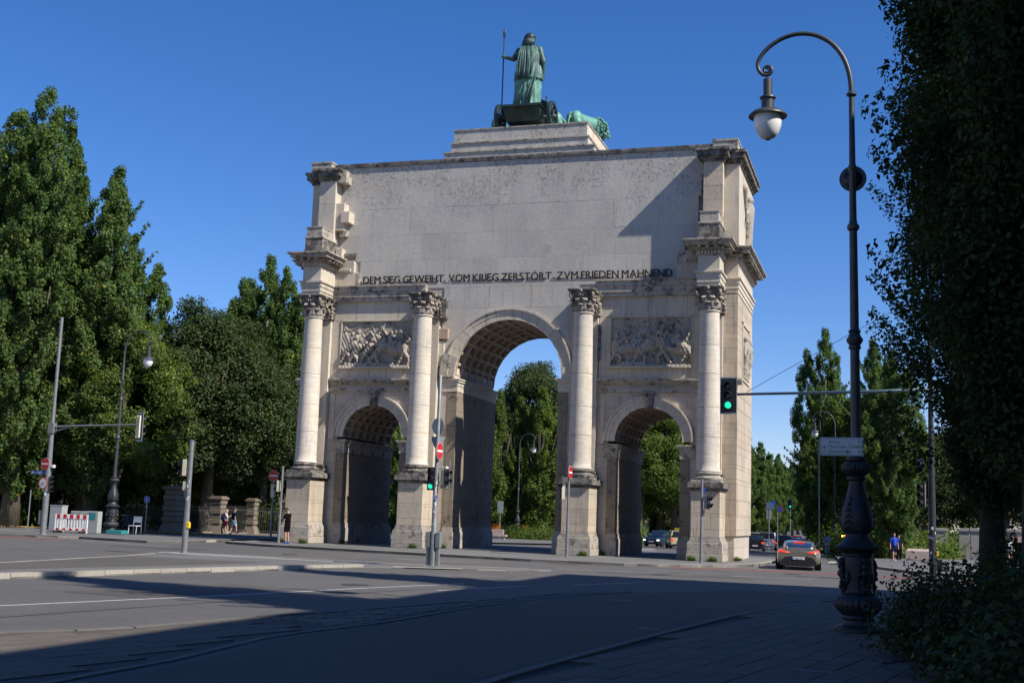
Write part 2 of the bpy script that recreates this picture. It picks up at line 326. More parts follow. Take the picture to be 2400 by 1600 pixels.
def kerb(pts, parent, top=.004, w=.16, h=.14, seg=1.0, nm='kerb_stone', m=None, mx=60):
    pts = [Vector((p[0], p[1], 0)) for p in pts]; cum = [0]
    for a, b in zip(pts, pts[1:]): cum.append(cum[-1]+(b-a).length)
    def P(s):
        s = min(max(s, 0), cum[-1]-1e-6)
        for i in range(len(pts)-1):
            if cum[i+1] >= s: return pts[i]+(pts[i+1]-pts[i])*((s-cum[i])/(cum[i+1]-cum[i]))
        return pts[-1]
    n = max(1, min(mx, int(cum[-1]/seg))); L = cum[-1]/n
    for i in range(n):
        a, b = P(i*L+.008), P((i+1)*L-.008); d = (b-a).normalized(); q = Vector((-d.y, d.x, 0))*w; j = random.uniform(-.004, .004)
        c = [a, b, b+q, a+q]; g = gz((a.y+b.y)/2)+.12
        MB().prism([(p.x, p.y) for p in c], g+top-h, g+top+j).build(nm, m or KERB, parent)
def inside(x, y, P):
    c = False; j = len(P)-1
    for i in range(len(P)):
        if (P[i][1] > y) != (P[j][1] > y) and x < (P[j][0]-P[i][0])*(y-P[i][1])/(P[j][1]-P[i][1])+P[i][0]: c = not c
        j = i
    return c
def slabs(poly, parent, z, sx, sy, ang, gap=.012, th=.05, nm='paving_slab', m=None, jit=.003, limit=300, far='far_paving_slabs', skew=.5, near=(19.2, -60)):
    ca, sa = cos(ang), sin(ang); xs = [p[0] for p in poly]; ys = [p[1] for p in poly]; cx, cy = sum(xs)/len(xs), sum(ys)/len(ys); rad = max(max(xs)-min(xs), max(ys)-min(ys))
    cells = []; nr = int(rad/sy)+2; nc = int(rad/sx)+2
    for r_ in range(-nr, nr):
        for c_ in range(-nc, nc):
            u = (c_+(skew if r_ % 2 else 0))*sx; v = r_*sy; x = cx+u*ca-v*sa; y = cy+u*sa+v*ca
            if all(inside(x+(i*sx*.42)*ca-(k*sy*.42)*sa, y+(i*sx*.42)*sa+(k*sy*.42)*ca, poly) for i in (-1, 1) for k in (-1, 1)): cells.append((math.hypot(x-near[0], y-near[1]), x, y))
    cells.sort(); base = MB().box(-sx/2+gap/2, sx/2-gap/2, -sy/2+gap/2, sy/2-gap/2, -th, 0, .004).mesh(nm); base.materials.append(m or PAVE); rest = MB()
    for i, (d, x, y) in enumerate(cells):
        zz = z+random.uniform(-jit, jit)
        if i < limit:
            o = bpy.data.objects.new(nm, base); COL.objects.link(o); o.location = (x, y, zz); o.rotation_euler = (random.uniform(-.003, .003), random.uniform(-.003, .003), ang); o.parent = parent
        else:
            t = MB().box(-sx/2+gap/2, sx/2-gap/2, -sy/2+gap/2, sy/2-gap/2, -th, 0).mapped(lambda p: Vector((x+p.x*ca-p.y*sa, y+p.x*sa+p.y*ca, zz+p.z))); rest.add(t.v, t.f)
    if rest.v: o = rest.build(far, m or PAVE, parent); stuff(o)
# right-hand pavement where the photographer stands
RP = [(14.3, -62), (14.6, -46.6), (14.8, -44.3), (15.2, -40.4), (15.9, -34.4), (17.2, -27.9), (18.6, -24.6), (21, -22.3), (26, -21.3), (60, -21), (60, -62)]
near = struct(MB().prism(RP[::-1], -.3, -.035).build('right_pavement', mat('joint_sand', (.05, .046, .04), .95), None))
kerb([(x+.0, y) for x, y in RP[:10]][::-1], near, w=.14, m=KERBD); near.location.z = -.07
inner = [(14.5, -62), (14.8, -46.6), (15.0, -44.3), (15.4, -40.4), (16.1, -34.4), (17.4, -27.8), (18.75, -24.45), (19.9, -23.4), (20.5, -25), (20.5, -62)]
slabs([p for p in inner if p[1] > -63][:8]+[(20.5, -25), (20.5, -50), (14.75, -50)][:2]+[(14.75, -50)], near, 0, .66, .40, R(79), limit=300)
MB().prism([(20.55, -62), (60, -62), (60, -21.2), (26, -21.5), (21.1, -22.5), (20.55, -23)], -.034, -.004).build('asphalt_strip', ASPHD, near)
for px, py in ((17.9, -43.6), (18.0, -42.0), (17.85, -45.2)):          # grooved drain slabs let into the paving
    g = MB().box(px, px+.62, py, py+.34, -.02, .003)
    o = g.build('drain_slab', mat('drain_iron', (.09, .085, .08), .7, .2), near)
    b = MB(); [b.box(px+.06+i*.09, px+.10+i*.09, py+.05, py+.29, .0035, .006) for i in range(6)]; b.build('slot', BLK, o)
# tree pit ring with edging
pit = struct(MB().lathe([(1.28, -.068), (1.36, -.068), (1.36, -.06), (1.28, -.06)], 20.4, -42.2, 40, cap=False).build('tree_pit_ring', mat('pit_iron', (.06, .055, .05), .6, .4), None))
struct(MB().lathe([(1.0, -.08), (1.0, -.06), (.6, -.04), (.01, -.01)], 20.6, -42.3, 36).build('tree_pit_soil', SOIL, None))
# near traffic island, in the shade
NI_n = [(10.5, -52), (10.5, -46.9), (10.1, -43.4), (10.6, -40.3), (10.7, -36.0), (11.25, -31.0), (12.5, -27.6)]
NI_f = [(4.4, -52), (6.6, -45.3), (7.5, -44.1), (8.2, -40.7), (8.9, -38.3), (9.6, -35.3), (10.9, -30.0), (12.3, -27.3)]
isl = struct(MB().prism(NI_n+NI_f[::-1], -.3, -.03).build('near_traffic_island', mat('island_bed', (.07, .06, .05), .9), None))
kerb(NI_n[::-1], isl, top=-.01, w=-.12, nm='kerb_stone', m=KERBD); kerb(NI_f, isl, top=-.01, w=-.14, m=KERBD); isl.location.z = -.088
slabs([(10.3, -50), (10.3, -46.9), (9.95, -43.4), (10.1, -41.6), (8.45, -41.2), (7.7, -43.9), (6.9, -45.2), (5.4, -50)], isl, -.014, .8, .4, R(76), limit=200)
slabs([(10.4, -41.4), (10.42, -40.3), (10.5, -36.0), (11.05, -31.0), (12.1, -28.3), (11.0, -30.4), (9.8, -35.3), (9.1, -38.3), (8.55, -41)], isl, -.012, .19, .17, R(70), gap=.03, th=.08, nm='cobble', m=COBB, jit=.012, limit=300, far='cobbles')
# large island beyond the main carriageway
BI = [(-3.5, -44), (-1.6, -35.7), (-1.0, -33.1), (0.1, -28.5), (1.0, -24.8), (2.0, -22.0), (3.3, -20.3), (5.4, -19.2), (7.2, -18.3), (7.4, -17.4), (6.4, -17.0), (1.5, -18.2), (-2.9, -17.6), (-7.6, -17.6), (-8.3, -18.2), (-8.1, -19.1), (-7.3, -22.1), (-6.2, -30.4), (-9, -44)]
stone('sett_stone', (.17, .165, .155), streak=0, rust=0, joints=(.11, .1))
big = struct(MB().prism(BI, -.3, -.012).build('central_traffic_island', ASPHL, None))
MB().prism([(-9, -43.8), (-3.6, -43.8), (-1.75, -35.7), (-1.15, -33.1), (-.05, -28.5), (.85, -24.8), (1.2, -22.6), (-2.0, -22.4), (-7.0, -22.4), (-6.0, -30.4)], -.011, -.004).build('sett_paving', MATS['sett_stone'], big)
big.location.z = -.07; kerb(BI[:6], big, w=.24, h=.16, seg=.95, top=.085); MB().prism([(-6.6, -43.8), (-3.75, -43.8), (-1.82, -35.7), (-1.23, -33.1), (-.13, -28.5), (.76, -24.8), (1.3, -23.2), (-.3, -22.6), (-1.6, -28.5), (-3.2, -35.7)], -.01, .066).build('raised_sett_edge', MATS['sett_stone'], big); kerb(BI[5:10], big, w=.14, top=-.01); kerb(BI[9:18], big, w=.14, top=-.004)
MB().prism([(-8.6, -18.1), (-7.3, -19.0), (-2, -19.2), (1.0, -19.3), (.8, -18.9), (-3, -18.6)], -.011, -.006).build('pale_strip', mat('pale_concrete', (.33, .31, .27), .8), big)
MB().prism([(2.6, -20.9), (4.9, -20.0), (4.6, -19.5), (2.4, -20.2)], -.011, -.003).build('mast_footing', MATS['pale_concrete'], big)
# platform under the arch
AP = [(-13.4, -4.8), (-10.9, -6.2), (-9.6, -6.6), (-3.1, -8.1), (4.3, -9.5), (8.4, -9.4), (11.0, -7.6), (12.4, -5.2), (13.3, -2.0), (13.5, 1.5), (13.5, 7.5), (12.6, 9.2), (10.5, 10), (-12, 10), (-13.4, 9)]
plat = struct(MB().prism(AP, -.3, -.004).build('arch_platform', PLAT, None))
kerb(AP[:12], plat, w=.2, seg=1.0, h=.15); kerb(AP[11:]+AP[:1], plat, w=.2, seg=1.2, h=.15)
# pavements across the side streets
LP = [(-90, -9), (-24.5, -8.7), (-20.3, -7.6), (-15.4, -8.8), (-14.3, -8.0), (-14.9, -4), (-15.2, 2), (-16.6, 9), (-17.2, 22), (-90, 22)]
lp = struct(MB().prism(LP, -.3, lambda x, y: gz(y)+.115).build('left_pavement', ASPHL, None)); kerb(LP[1:8], lp, w=.18, seg=1.1)
struct(MB().prism([(-90, 7), (-27.5, 7.2), (-25, 5.4), (-22, 5.0), (-22.4, 8.5), (-24.5, 11), (-90, 10)], -.05, lambda x, y: gz(y)+.12+.012).build('verge', SOIL, None))
RC = [(5.6, 200), (13.8, 60), (16.8, 8), (18.4, 2.2), (20.4, -3.2), (24, -5.6), (60, -7), (60, 200)]
rc = struct(MB().prism(RC, lambda x, y: gz(y)-.2, lambda x, y: gz(y)+.12).build('right_corner_pavement', ASPHL, None)); kerb(RC[1:7][::-1], rc, w=-.18, seg=1.2, mx=50)
kerb([(5.5, 14), (3, 16), (1.8, 20), (1.6, 26), (2.4, 30)], struct(MB().prism([(5.6, 13.9), (2.5, 30), (1.5, 26), (1.7, 20), (3, 16)], -.5, lambda x, y: gz(y)+.09).build('north_island', PLAT, None)), w=.16)
# painted markings
def stripe(pts, w, z, m, name):
    b = MB(); P = [Vector((x, y, 0)) for x, y in pts]; L = []
    for i, p in enumerate(P):
        d = (P[min(i+1, len(P)-1)]-P[max(0, i-1)]).normalized(); q = Vector((-d.y, d.x, 0))*w/2; L += [(p.x+q.x, p.y+q.y, gz(p.y)+z), (p.x-q.x, p.y-q.y, gz(p.y)+z)]
    b.add(L, [(2*i, 2*i+1, 2*i+3, 2*i+2) for i in range(len(P)-1)]); return struct(b.build(name, m))
stripe([(1.6, -46), (3.5, -41.7), (4.3, -39.0), (5.0, -36.8), (5.7, -34.2), (6.3, -31.7), (7.6, -27.5)], .11, .004, PAINT, 'lane_line')
stripe([(8.1, -31), (9.3, -27.0)], .1, .004, PAINT, 'lane_line'); stripe([(10.2, -25.5), (11.6, -21.9)], .1, .004, PAINT, 'lane_line')
stripe([(13.5, -14.0), (16.5, -13.6)], .1, .004, PAINT, 'lane_line'); stripe([(17.2, -21.8), (23, -21.3)], .1, .004, PAINT, 'lane_line'); stripe([(-18.5, -9.6), (-12, -12.0)], .1, .004, PAINT, 'lane_line')
stripe([(7.0, -15.2), (9.8, -14.6)], .1, .004, PAINT, 'lane_line'); stripe([(-.5, -13.0), (3.0, -12.8)], .1, .004, PAINT, 'lane_line')
stripe([(10.4, -8.6), (12.5, -7.4), (15, -7.3), (18, -7.8), (23, -9.0), (40, -13)], 1.0, .004, REDL, 'red_cycle_lane')
stripe([(-60, -12), (-27.5, -10.0), (-23.5, -9.8), (-19.5, -9.6)], .9, .004, REDL, 'red_cycle_lane')
stripe([(9.2, 11), (9.2, 30)], .12, .004, PAINT, 'lane_line'); stripe([(12.6, 9), (12.6, 38)], .12, .004, PAINT, 'lane_line')
for i in range(5): stripe([(13.4+i*.85, 12.5), (13.3+i*.85, 17)], .42, .004, PAINT, 'crossing_bar')

# patches, seams and manholes in the asphalt
PA1 = ground_mat('patched_asphalt', (.080, .073, .064)); PA2 = ground_mat('pale_patch', (.118, .110, .10))
for i, (P_, m_) in enumerate((([(2.0, -38), (4.4, -38.3), (5.2, -33.5), (3.2, -33.0)], PA1), ([(4.5, -27), (6.2, -27.3), (7.6, -22.5), (5.9, -22)], PA2), ([(9, -17), (14.5, -16), (14.2, -14.6), (8.9, -15.4)], PA1), ([(-14, -14), (-9.5, -14.5), (-9.2, -13), (-13.6, -12.4)], PA1), ([(13.0, -12.5), (17.5, -12.0), (17.4, -11.0), (12.9, -11.4)], PA2))): struct(sheet('asphalt_patch', P_, -.1145, m_))
TAR = mat('tar_seam', (.03, .029, .028), .5, var=.2)
for P_ in ([(4.6, -46), (5.6, -40), (6.7, -34.5), (8.4, -28.0), (10.3, -23.0), (13.0, -18.5)], [(8.6, -24), (10.2, -18.5), (11.5, -13)], [(-20, -13.5), (-8, -15.2), (2, -15.4), (12, -12.8)]): stripe(P_, .045, .0055, TAR, 'asphalt_seam')
for x, y in ((5.6, -30.6), (12.9, -31.0), (11.2, -15.9), (-5.0, -13.9), (15.4, -9.5)):
    o = MB().lathe([(.36, -.119), (.36, -.111), (.30, -.109)], x, y, 28).build('manhole_cover', TAR, None, 'auto'); struct(o); MB().lathe([(.27, -.1085), (.27, -.1065)], x, y, 24).build('cover_plate', mat('cover_iron', (.07, .065, .06), .6, .3, var=.3, vs=20), o)
for i in range(4): x = 15.1+i*.0; 
g = struct(MB().box(14.72, 15.12, -38.4, -37.9, -.119, -.112).build('gully_grate', TAR)); [MB().box(14.76+k*.09, 14.80+k*.09, -38.36, -37.94, -.1115, -.109).build('grate_bar', MATS['cover_iron'], g) for k in range(4)]

struct(sheet('near_lane', [(10.9, -60), (14.1, -60), (14.4, -46.6), (14.6, -44.3), (15.0, -40.4), (15.7, -34.4), (17.0, -27.9), (18.4, -24.4), (15, -23.0), (12.8, -27.6), (11.4, -31.0), (10.85, -36.0), (10.75, -40.3), (10.3, -43.4), (10.7, -46.9)], -.1175, ground_mat('shade_darkened_asphalt', (.070, .060, .047))))  # same road asphalt, base colour darkened to deepen the shade on this lane
# ------------------------------------------------------------------ the triumphal arch
ARCH = thing('triumphal_arch', 'large pale limestone triumphal arch with three openings and a plain upper wall', 'triumphal arch')
PX = 11.9; YF = -.18; YB = 6.45
def archpoly(cx, r, zs, n=24, x0=None): return [(cx+r*cos(PI-PI*i/n), zs+r*sin(PI-PI*i/n)) for i in range(n+1)]
OPEN = [(-7.57, 1.63, 1.75, 5.75, 2.3), (0, 2.8, 2.95, 9.15, 3.55), (7.57, 1.63, 1.75, 5.75, 2.3)]   # centre, jamb half, radius, spring, outer radius
# lower walls: piers and spandrels as one shell with openings
def wallband(y0, y1, zt, m, name):
    b = MB(); top = zt
    e = .34; xs = [-PX, -7.57-1.75-e, -7.57+1.75+e, -2.95-e, 2.95+e, 7.57-1.75-e, 7.57+1.75+e, PX]
    def quadcol(x0, x1, zb): b.box(x0, x1, y0, y1, zb, top)
    for a, c in ((0, 1), (2, 3), (4, 5), (6, 7)): quadcol(xs[a], xs[c], 0)
    for cx, jh, r, zs, ro in OPEN:
        A = archpoly(cx, r+e, zs, 28)
        for (xa, za), (xb, zb) in zip(A, A[1:]):
            b.add([(xa, y0, za), (xb, y0, zb), (xb, y0, top), (xa, y0, top), (xa, y1, za), (xb, y1, zb), (xb, y1, top), (xa, y1, top)], [(0, 1, 2, 3), (7, 6, 5, 4), (1, 0, 4, 5)])
    return b.build(name, m, ARCH)
wallband(YF+.03, YB, 13.9, STONE, 'wall')
MB().box(-PX, PX, .03, YB-.2, 13.9, 21.0).build('attic_core', SLAB, ARCH)
# inner jamb linings + stepped plinth
for cx, jh, r, zs, ro in OPEN:
    for s in (-1, 1):
        xj = cx+s*jh; xw = cx+s*(r+.36); top = zs-.28 if jh > 2 else zs-.22
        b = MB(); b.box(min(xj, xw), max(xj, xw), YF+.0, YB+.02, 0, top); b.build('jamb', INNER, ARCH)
        b = MB(); x_ = xj-s*.10
        b.box(min(x_, xw), max(x_, xw), YF-.10, YB+.1, 0, .85); b.box(min(xj-s*.05, xw), max(xj-s*.05, xw), YF-.05, YB+.06, .85, 1.1); b.build('jamb_plinth', PLINTH, ARCH)
        # impost moulding
        b = MB(); z0 = top
        for i, (dz, pj) in enumerate(((-.62, .03), (-.30, .06), (-.12, .12), (.0, .17))):
            z1 = (-.30, -.12, 0, .07)[i]; k = xj-s*pj
            if jh > 2: lo, hi = (min(k, cx+s*3.75), max(k, cx+s*3.75))
            else: lo, hi = (min(k, cx+s*2.35), max(k, cx+s*2.35))
            b.box(lo, hi, YF-pj, YB+pj, z0+dz, z0+z1)
        b.build('impost', CORN if jh < 2 else STONEP, ARCH)
# coffered vaults
for cx, jh, r, zs, ro in OPEN:
    b = MB(); na = 15 if r > 2 else 11; ny = 6 if r > 2 else 7; L0, L1 = YF+.02, YB; dy = (L1-L0)/ny; da = PI/na
    def P(a, y, d): return (cx+(r+d)*cos(PI-a), y, zs+(r+d)*sin(PI-a))
    for i in range(na):
        for j in range(ny):
            a0, a1 = i*da, (i+1)*da; y0, y1 = L0+j*dy, L0+(j+1)*dy; m_, my = da*.13, dy*.12; o_ = [(a0, y0), (a1, y0), (a1, y1), (a0, y1)]
            i1 = [(a0+m_, y0+my), (a1-m_, y0+my), (a1-m_, y1-my), (a0+m_, y1-my)]; i2 = [(a0+m_*2, y0+my*2), (a1-m_*2, y0+my*2), (a1-m_*2, y1-my*2), (a0+m_*2, y1-my*2)]
            rec = .26; V = [P(*q, -.03) for q in o_]+[P(*q, -.03) for q in i1]+[P(*q, rec*.45) for q in i1]+[P(*q, rec*.45) for q in i2]+[P(*q, rec) for q in i2]
            F = []
            for L in range(4):
                for k in range(4): F.append((L*4+k, L*4+(k+1) % 4, L*4+4+(k+1) % 4, L*4+4+k))
            F.append((16, 17, 18, 19)); b.add(V, F)
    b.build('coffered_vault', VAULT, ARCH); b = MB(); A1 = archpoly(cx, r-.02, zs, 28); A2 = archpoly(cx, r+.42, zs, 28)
    for k in range(28): b.add([(A1[k][0], YB+.03, A1[k][1]), (A1[k+1][0], YB+.03, A1[k+1][1]), (A2[k+1][0], YB+.03, A2[k+1][1]), (A2[k][0], YB+.03, A2[k][1]), (A1[k][0], YB-.1, A1[k][1]), (A1[k+1][0], YB-.1, A1[k+1][1])], [(3, 2, 1, 0), (0, 1, 5, 4)])
    b.build('back_archivolt', STONEP, ARCH)
# voussoirs of the archivolts
for cx, jh, r, zs, ro in OPEN:
    nv = 21 if r > 2 else 13; step = PI/nv; yf = YF-.12
    for i in range(nv):
        a0 = i*step+.0025; a1 = (i+1)*step-.0025; b = MB(); j = random.uniform(-.006, .006)
        if r < 2 and i == nv//2: continue
        for (ra, rb, yy) in ((r-.02, r+(ro-r)*.45, yf+.05), (r+(ro-r)*.45, r+(ro-r)*.84, yf+.02), (r+(ro-r)*.84, ro, yf-.05)):
            V = []
            for k in range(4):
                a = a0+(a1-a0)*k/3; V += [(cx+ra*cos(PI-a), yy+j, zs+ra*sin(PI-a)), (cx+rb*cos(PI-a), yy+j, zs+rb*sin(PI-a)), (cx+rb*cos(PI-a), YF+.05, zs+rb*sin(PI-a)), (cx+ra*cos(PI-a), YF+.05, zs+ra*sin(PI-a))]
            F = []
            for k in range(3): o = 4*k; F += [(o, o+4, o+5, o+1), (o+1, o+5, o+6, o+2), (o+3, o+7, o+4, o)]
            F += [(0, 1, 2, 3), (15, 14, 13, 12)]; b.add(V, F)
        b.build('voussoir', STONEP, ARCH)
for cx in (-7.57, 7.57):
    b = MB(); b.ext([(cx-.17, 7.42), (cx+.17, 7.42), (cx+.25, 8.22), (cx-.25, 8.22)], YF-.28, YF+.02)
    b.ext([(cx-.27, 8.14), (cx+.27, 8.14), (cx+.3, 8.26), (cx-.3, 8.26)], YF-.36, YF); b.ball((cx, YF-.3, 7.62), (.13, .14, .2)); b.ball((cx-.12, YF-.28, 8.0), (.09, .1, .12)); b.ball((cx+.12, YF-.28, 8.0), (.09, .1, .12)); b.ball((cx, YF-.32, 7.85), (.1, .08, .14))
    b.build('keystone', CARV, ARCH, True)
for s in (-1, 1): MB().box(min(s*2.95, s*3.6), max(s*2.95, s*3.6), YF-.1, YB, 8.95, 9.55).build('springer_block', STONEP, ARCH)
# stubs of the old archivolt left of the main arch
b = MB()
for i in range(4):
    a = .0+i*.09
    for (ra, rb, yy) in ((2.97, 3.3, YF-.22), (3.3, 3.75, YF-.3)): b.ext([(ra*cos(PI-a), 9.0+ra*sin(PI-a)), (rb*cos(PI-a), 9.0+rb*sin(PI-a)), (rb*cos(PI-a-.09), 9.0+rb*sin(PI-a-.09)), (ra*cos(PI-a-.09), 9.0+ra*sin(PI-a-.09))][::-1], yy, YF+.02)
b.build('archivolt_fragment', CORN, ARCH)
# side bays: pilasters, impost cornice, relief panels, architrave ledge
def mouldrun(b, x0, x1, yb, steps):     # steps: (z0,z1,projection)
    for z0, z1, p in steps: b.box(x0, x1, yb-p, yb+.01, z0, z1)
for s in (-1, 1):
    X = lambda a, c: (min(s*a, s*c), max(s*a, s*c))
    b = MB(); mouldrun(b, *X(4.9, 10.28), YF, ((8.22, 8.30, .05), (8.30, 8.42, .08), (8.62, 8.74, .10), (8.74, 8.84, .2), (8.84, 8.93, .28))); b.build('impost_cornice', CORN, ARCH)
    x0, x1 = X(11.28, 12.0); b = MB(); mouldrun(b, x0-(0 if s > 0 else .25), x1+(.25 if s > 0 else 0), YF, ((8.62, 8.74, .10), (8.74, 8.84, .2), (8.84, 8.93, .28))); b.build('impost_cornice', CORN, ARCH)
    # panels stones framing the relief
    xa, xb = X(5.56, 9.66); fx0, fx1 = X(4.92, 10.26)
    for (u0, u1, w0, w1) in ((fx0, xa-.02, 9.5, 12.15), (xb+.02, fx1, 9.5, 12.15)):
        for (q0, q1) in ((w0, 10.4), (10.4, 11.3), (11.3, w1)): MB().box(u0+.006, u1-.006, YF-.05, YF+.04, q0+.006, q1-.006, .006).build('ashlar_block', STONEP, ARCH)
    k = fx0
    for w_ in (1.35, 1.2, .9, 1.1, .79): MB().box(k+.006, k+w_-.006, YF-.05, YF+.04, 12.156, 13.2, .006).build('ashlar_block', STONEP, ARCH); k += w_
    k = fx0
    for w_ in (1.1, 1.2, 1.0, 1.05, .99): MB().box(k+.006, k+w_-.006, YF-.05, YF+.04, 8.94, 9.494, .006).build('ashlar_block', STONEP, ARCH); k += w_
    # big lintel ledge (remains of the architrave)
    b = MB(); lx = X(4.72, 10.28); mouldrun(b, *lx, YF, ((13.2, 13.42, .24), (13.42, 13.7, .30), (13.7, 13.98, .36), (13.98, 14.06, .44))); b.build('architrave_ledge', CORN, ARCH)
    MB().box(*X(4.72, 11.9), YF, .03, 13.9, 14.03).build('ledge_top', CRUST, ARCH)
    for cxp in (10.78, 4.38):
        c = s*cxp; b = MB(); b.box(c-.5, c+.5, YF-.30, YF+.02, 3.7, 12.15); b.build('pilaster', STONEP, ARCH)
        b = MB()
        for z0, z1, p in ((3.72, 3.86, .12), (3.86, 4.0, .16), (4.0, 4.08, .08), (4.08, 4.2, .1)): b.box(c-.5-p, c+.5+p, YF-.30-p, YF, z0, z1)
        b.build('pilaster_base', CRUST, ARCH)
    # ashlar blocks on the pier faces beside the small arches
    for (bx0, bx1) in ((5.05, 5.28), (9.9, 10.2)):
        z = 5.62
        while z < 8.1:
            h = .62; MB().box(*[X(bx0, bx1)[q]+(.004, -.004)[q] for q in (0, 1)], YF-.015, YF+.04, z+.004, min(z+h, 8.2)-.004).build('ashlar_block', STONEP, ARCH); z += h
    # outer pier strip (front, between pilaster and corner), coursed
    z = 1.2; i = 0
    while z < 13.2:
        h = (.95, .78, 1.05, .7)[i % 4]; z1 = min(z+h, 13.2)
        MB().box(*[X(11.29, 12.0)[q]+(.003, -.003)[q] for q in (0, 1)], YF-.04, YF+.1, z+.005, z1-.005, .006).build('ashlar_block', PIER, ARCH)
        # matching courses down the flank
        ny = 3 if i % 2 else 4; L = (YB-YF-.2)/ny
        for j in range(ny):
            ya = YF+.1+j*L; MB().box(*X(11.88, 12.0), ya+.004, ya+L-.004, z+.005, z1-.005, .006).build('flank_block', PIER, ARCH)
        z = z1; i += 1
# pedestals, columns, capitals
def capital(cx, cy, z0, z1, rb, parent_mat, flat=None):
    H = z1-z0; bell = MB(); bell.lathe([(rb*1.06, z0), (rb*1.06, z0+.05), (rb*.98, z0+.07), (rb*.98, z0+H*.5), (rb*1.08, z0+H*.75), (rb*1.3, z0+H*.9)], cx, cy, 20); col = bell.build('capital', CARV, ARCH, True)
    ab = MB(); q = rb*1.5; P = []
    for k in range(4):
        a = PI/4+k*PI/2
        for t in (-.09, .09): P.append((cx+q*1.2*cos(a+t), cy+q*1.2*sin(a+t)))
        for t in (.3, .5, .7): a2 = a+t*PI/2; rr = q*(1.2-.32*sin(t*PI)); P.append((cx+rr*cos(a2), cy+rr*sin(a2)))
    ab.prism(P, z1-H*.1, z1-H*.045); ab.prism([(cx+(x-cx)*1.06, cy+(y-cy)*1.06) for x, y in P], z1-H*.045, z1); ab.build('abacus', CRUST, col)
    lv = MB()
    for row, (zb, hh, n, ph, rr) in enumerate(((z0+.06, H*.36, 8, 0, 1.02), (z0+.1, H*.6, 8, PI/8, 1.06))):
        for k in range(n):
            a = ph+k*2*PI/n; V = []; F = []
            for i in range(7):
                t = i/6; w = rb*.36*(1-.25*t)*(1 if i < 6 else .5); out = rb*(rr+.05+.12*t+.32*max(0, t-.62)**1.0*2); z = zb+hh*(t if t < .85 else .85-(t-.85)*1.2)
                for j in range(5):
                    u = (j-2)/2; da = u*w/rb*(1+.12*(1 if (i % 2) else -1)*abs(u)); o2 = out*(1-.05*u*u)+.03*(1 if j == 2 else 0)+.015*random.uniform(-1, 1)
                    V.append((cx+o2*cos(a+da), cy+o2*sin(a+da), z+.01*random.uniform(-1, 1)))
            for i in range(6):
                for j in range(4): o = i*5+j; F.append((o, o+1, o+6, o+5))
            lv.add(V, F)
    lv.build('acanthus_leaves', CARV, col, True)
    vo = MB()
    for k in range(4):
        for sg in (-1, 1):
            a = PI/4+k*PI/2; pts = []; c3 = Vector((cx, cy, 0)); d = Vector((cos(a), sin(a), 0)); cz = z0+H*.76; cr = rb*1.42
            for i in range(22):
                t = i/21; th = -PI*.6+t*PI*3.0; rr = H*.155*(1-t*.75)+.01
                pts.append(c3+d*(cr+rr*cos(th)-.02)+Vector((-d.y, d.x, 0))*sg*.035+Vector((0, 0, cz+rr*sin(th))))
            stem = [c3+Vector((cos(a+sg*.42), sin(a+sg*.42), 0))*rb*1.08+Vector((0, 0, z0+H*.5)), c3+Vector((cos(a+sg*.25), sin(a+sg*.25), 0))*rb*1.2+Vector((0, 0, z0+H*.66))]
            vo.tube(stem+pts, [.03, .04]+[.05-.02*i/21 for i in range(22)], 6)
        a2 = k*PI/2; vo.ball((cx+rb*1.32*cos(a2), cy+rb*1.32*sin(a2), z1-H*.09), (.1, .1, .09), 8, 6)
        for sg in (-1, 1): vo.tube([Vector((cx+rb*1.1*cos(a2+sg*.3), cy+rb*1.1*sin(a2+sg*.3), z0+H*.55)), Vector((cx+rb*1.25*cos(a2+sg*.2), cy+rb*1.25*sin(a2+sg*.2), z0+H*.72)), Vector((cx+rb*1.3*cos(a2+sg*.07), cy+rb*1.3*sin(a2+sg*.07), z0+H*.76)), Vector((cx+rb*1.3*cos(a2+sg*.1), cy+rb*1.3*sin(a2+sg*.1), z0+H*.68))], .028, 6)
    vo.build('volutes', CARV, col, True)
def pilcap(c, y, z0, z1):
    H = z1-z0; b = MB(); b.box(c-.5, c+.5, y, YF, z0, z1-.12); b.box(c-.68, c+.68, y-.16, YF, z1-.12, z1); b.box(c-.53, c+.53, y-.03, YF, z0, z0+.06); o = b.build('pilaster_capital', CRUST, ARCH)
    b = MB()
    for row, hh in ((0, .36), (1, .62)):
        for k in range(4):
            u = c-.42+k*.28+(.14 if row else 0)
            for t in range(5): b.ball((u+random.uniform(-.03, .03), y-.05-.02*t-(.08 if t == 4 else 0), z0+.1+H*hh*t/4), (.11, .07, .11), 7, 5)
        for k in range(3):
            for t in range(4): b.ball((c+.53+.02*t, y+.06+k*.1, z0+.1+H*hh*t/4), (.07, .07, .1), 7, 5); b.ball((c-.53-.02*t, y+.06+k*.1, z0+.1+H*hh*t/4), (.07, .07, .1), 7, 5)
    for s in (-1, 1):
        pts = [Vector((c+s*(.55+.13*(1-i/16)*cos(i*.6)), y-.1, z0+H*.76+.13*(1-i/16)*sin(i*.6))) for i in range(15)]; b.tube(pts, .045, 6)
    b.build('leaf_carving', CARV, o, True)
YC = -1.56
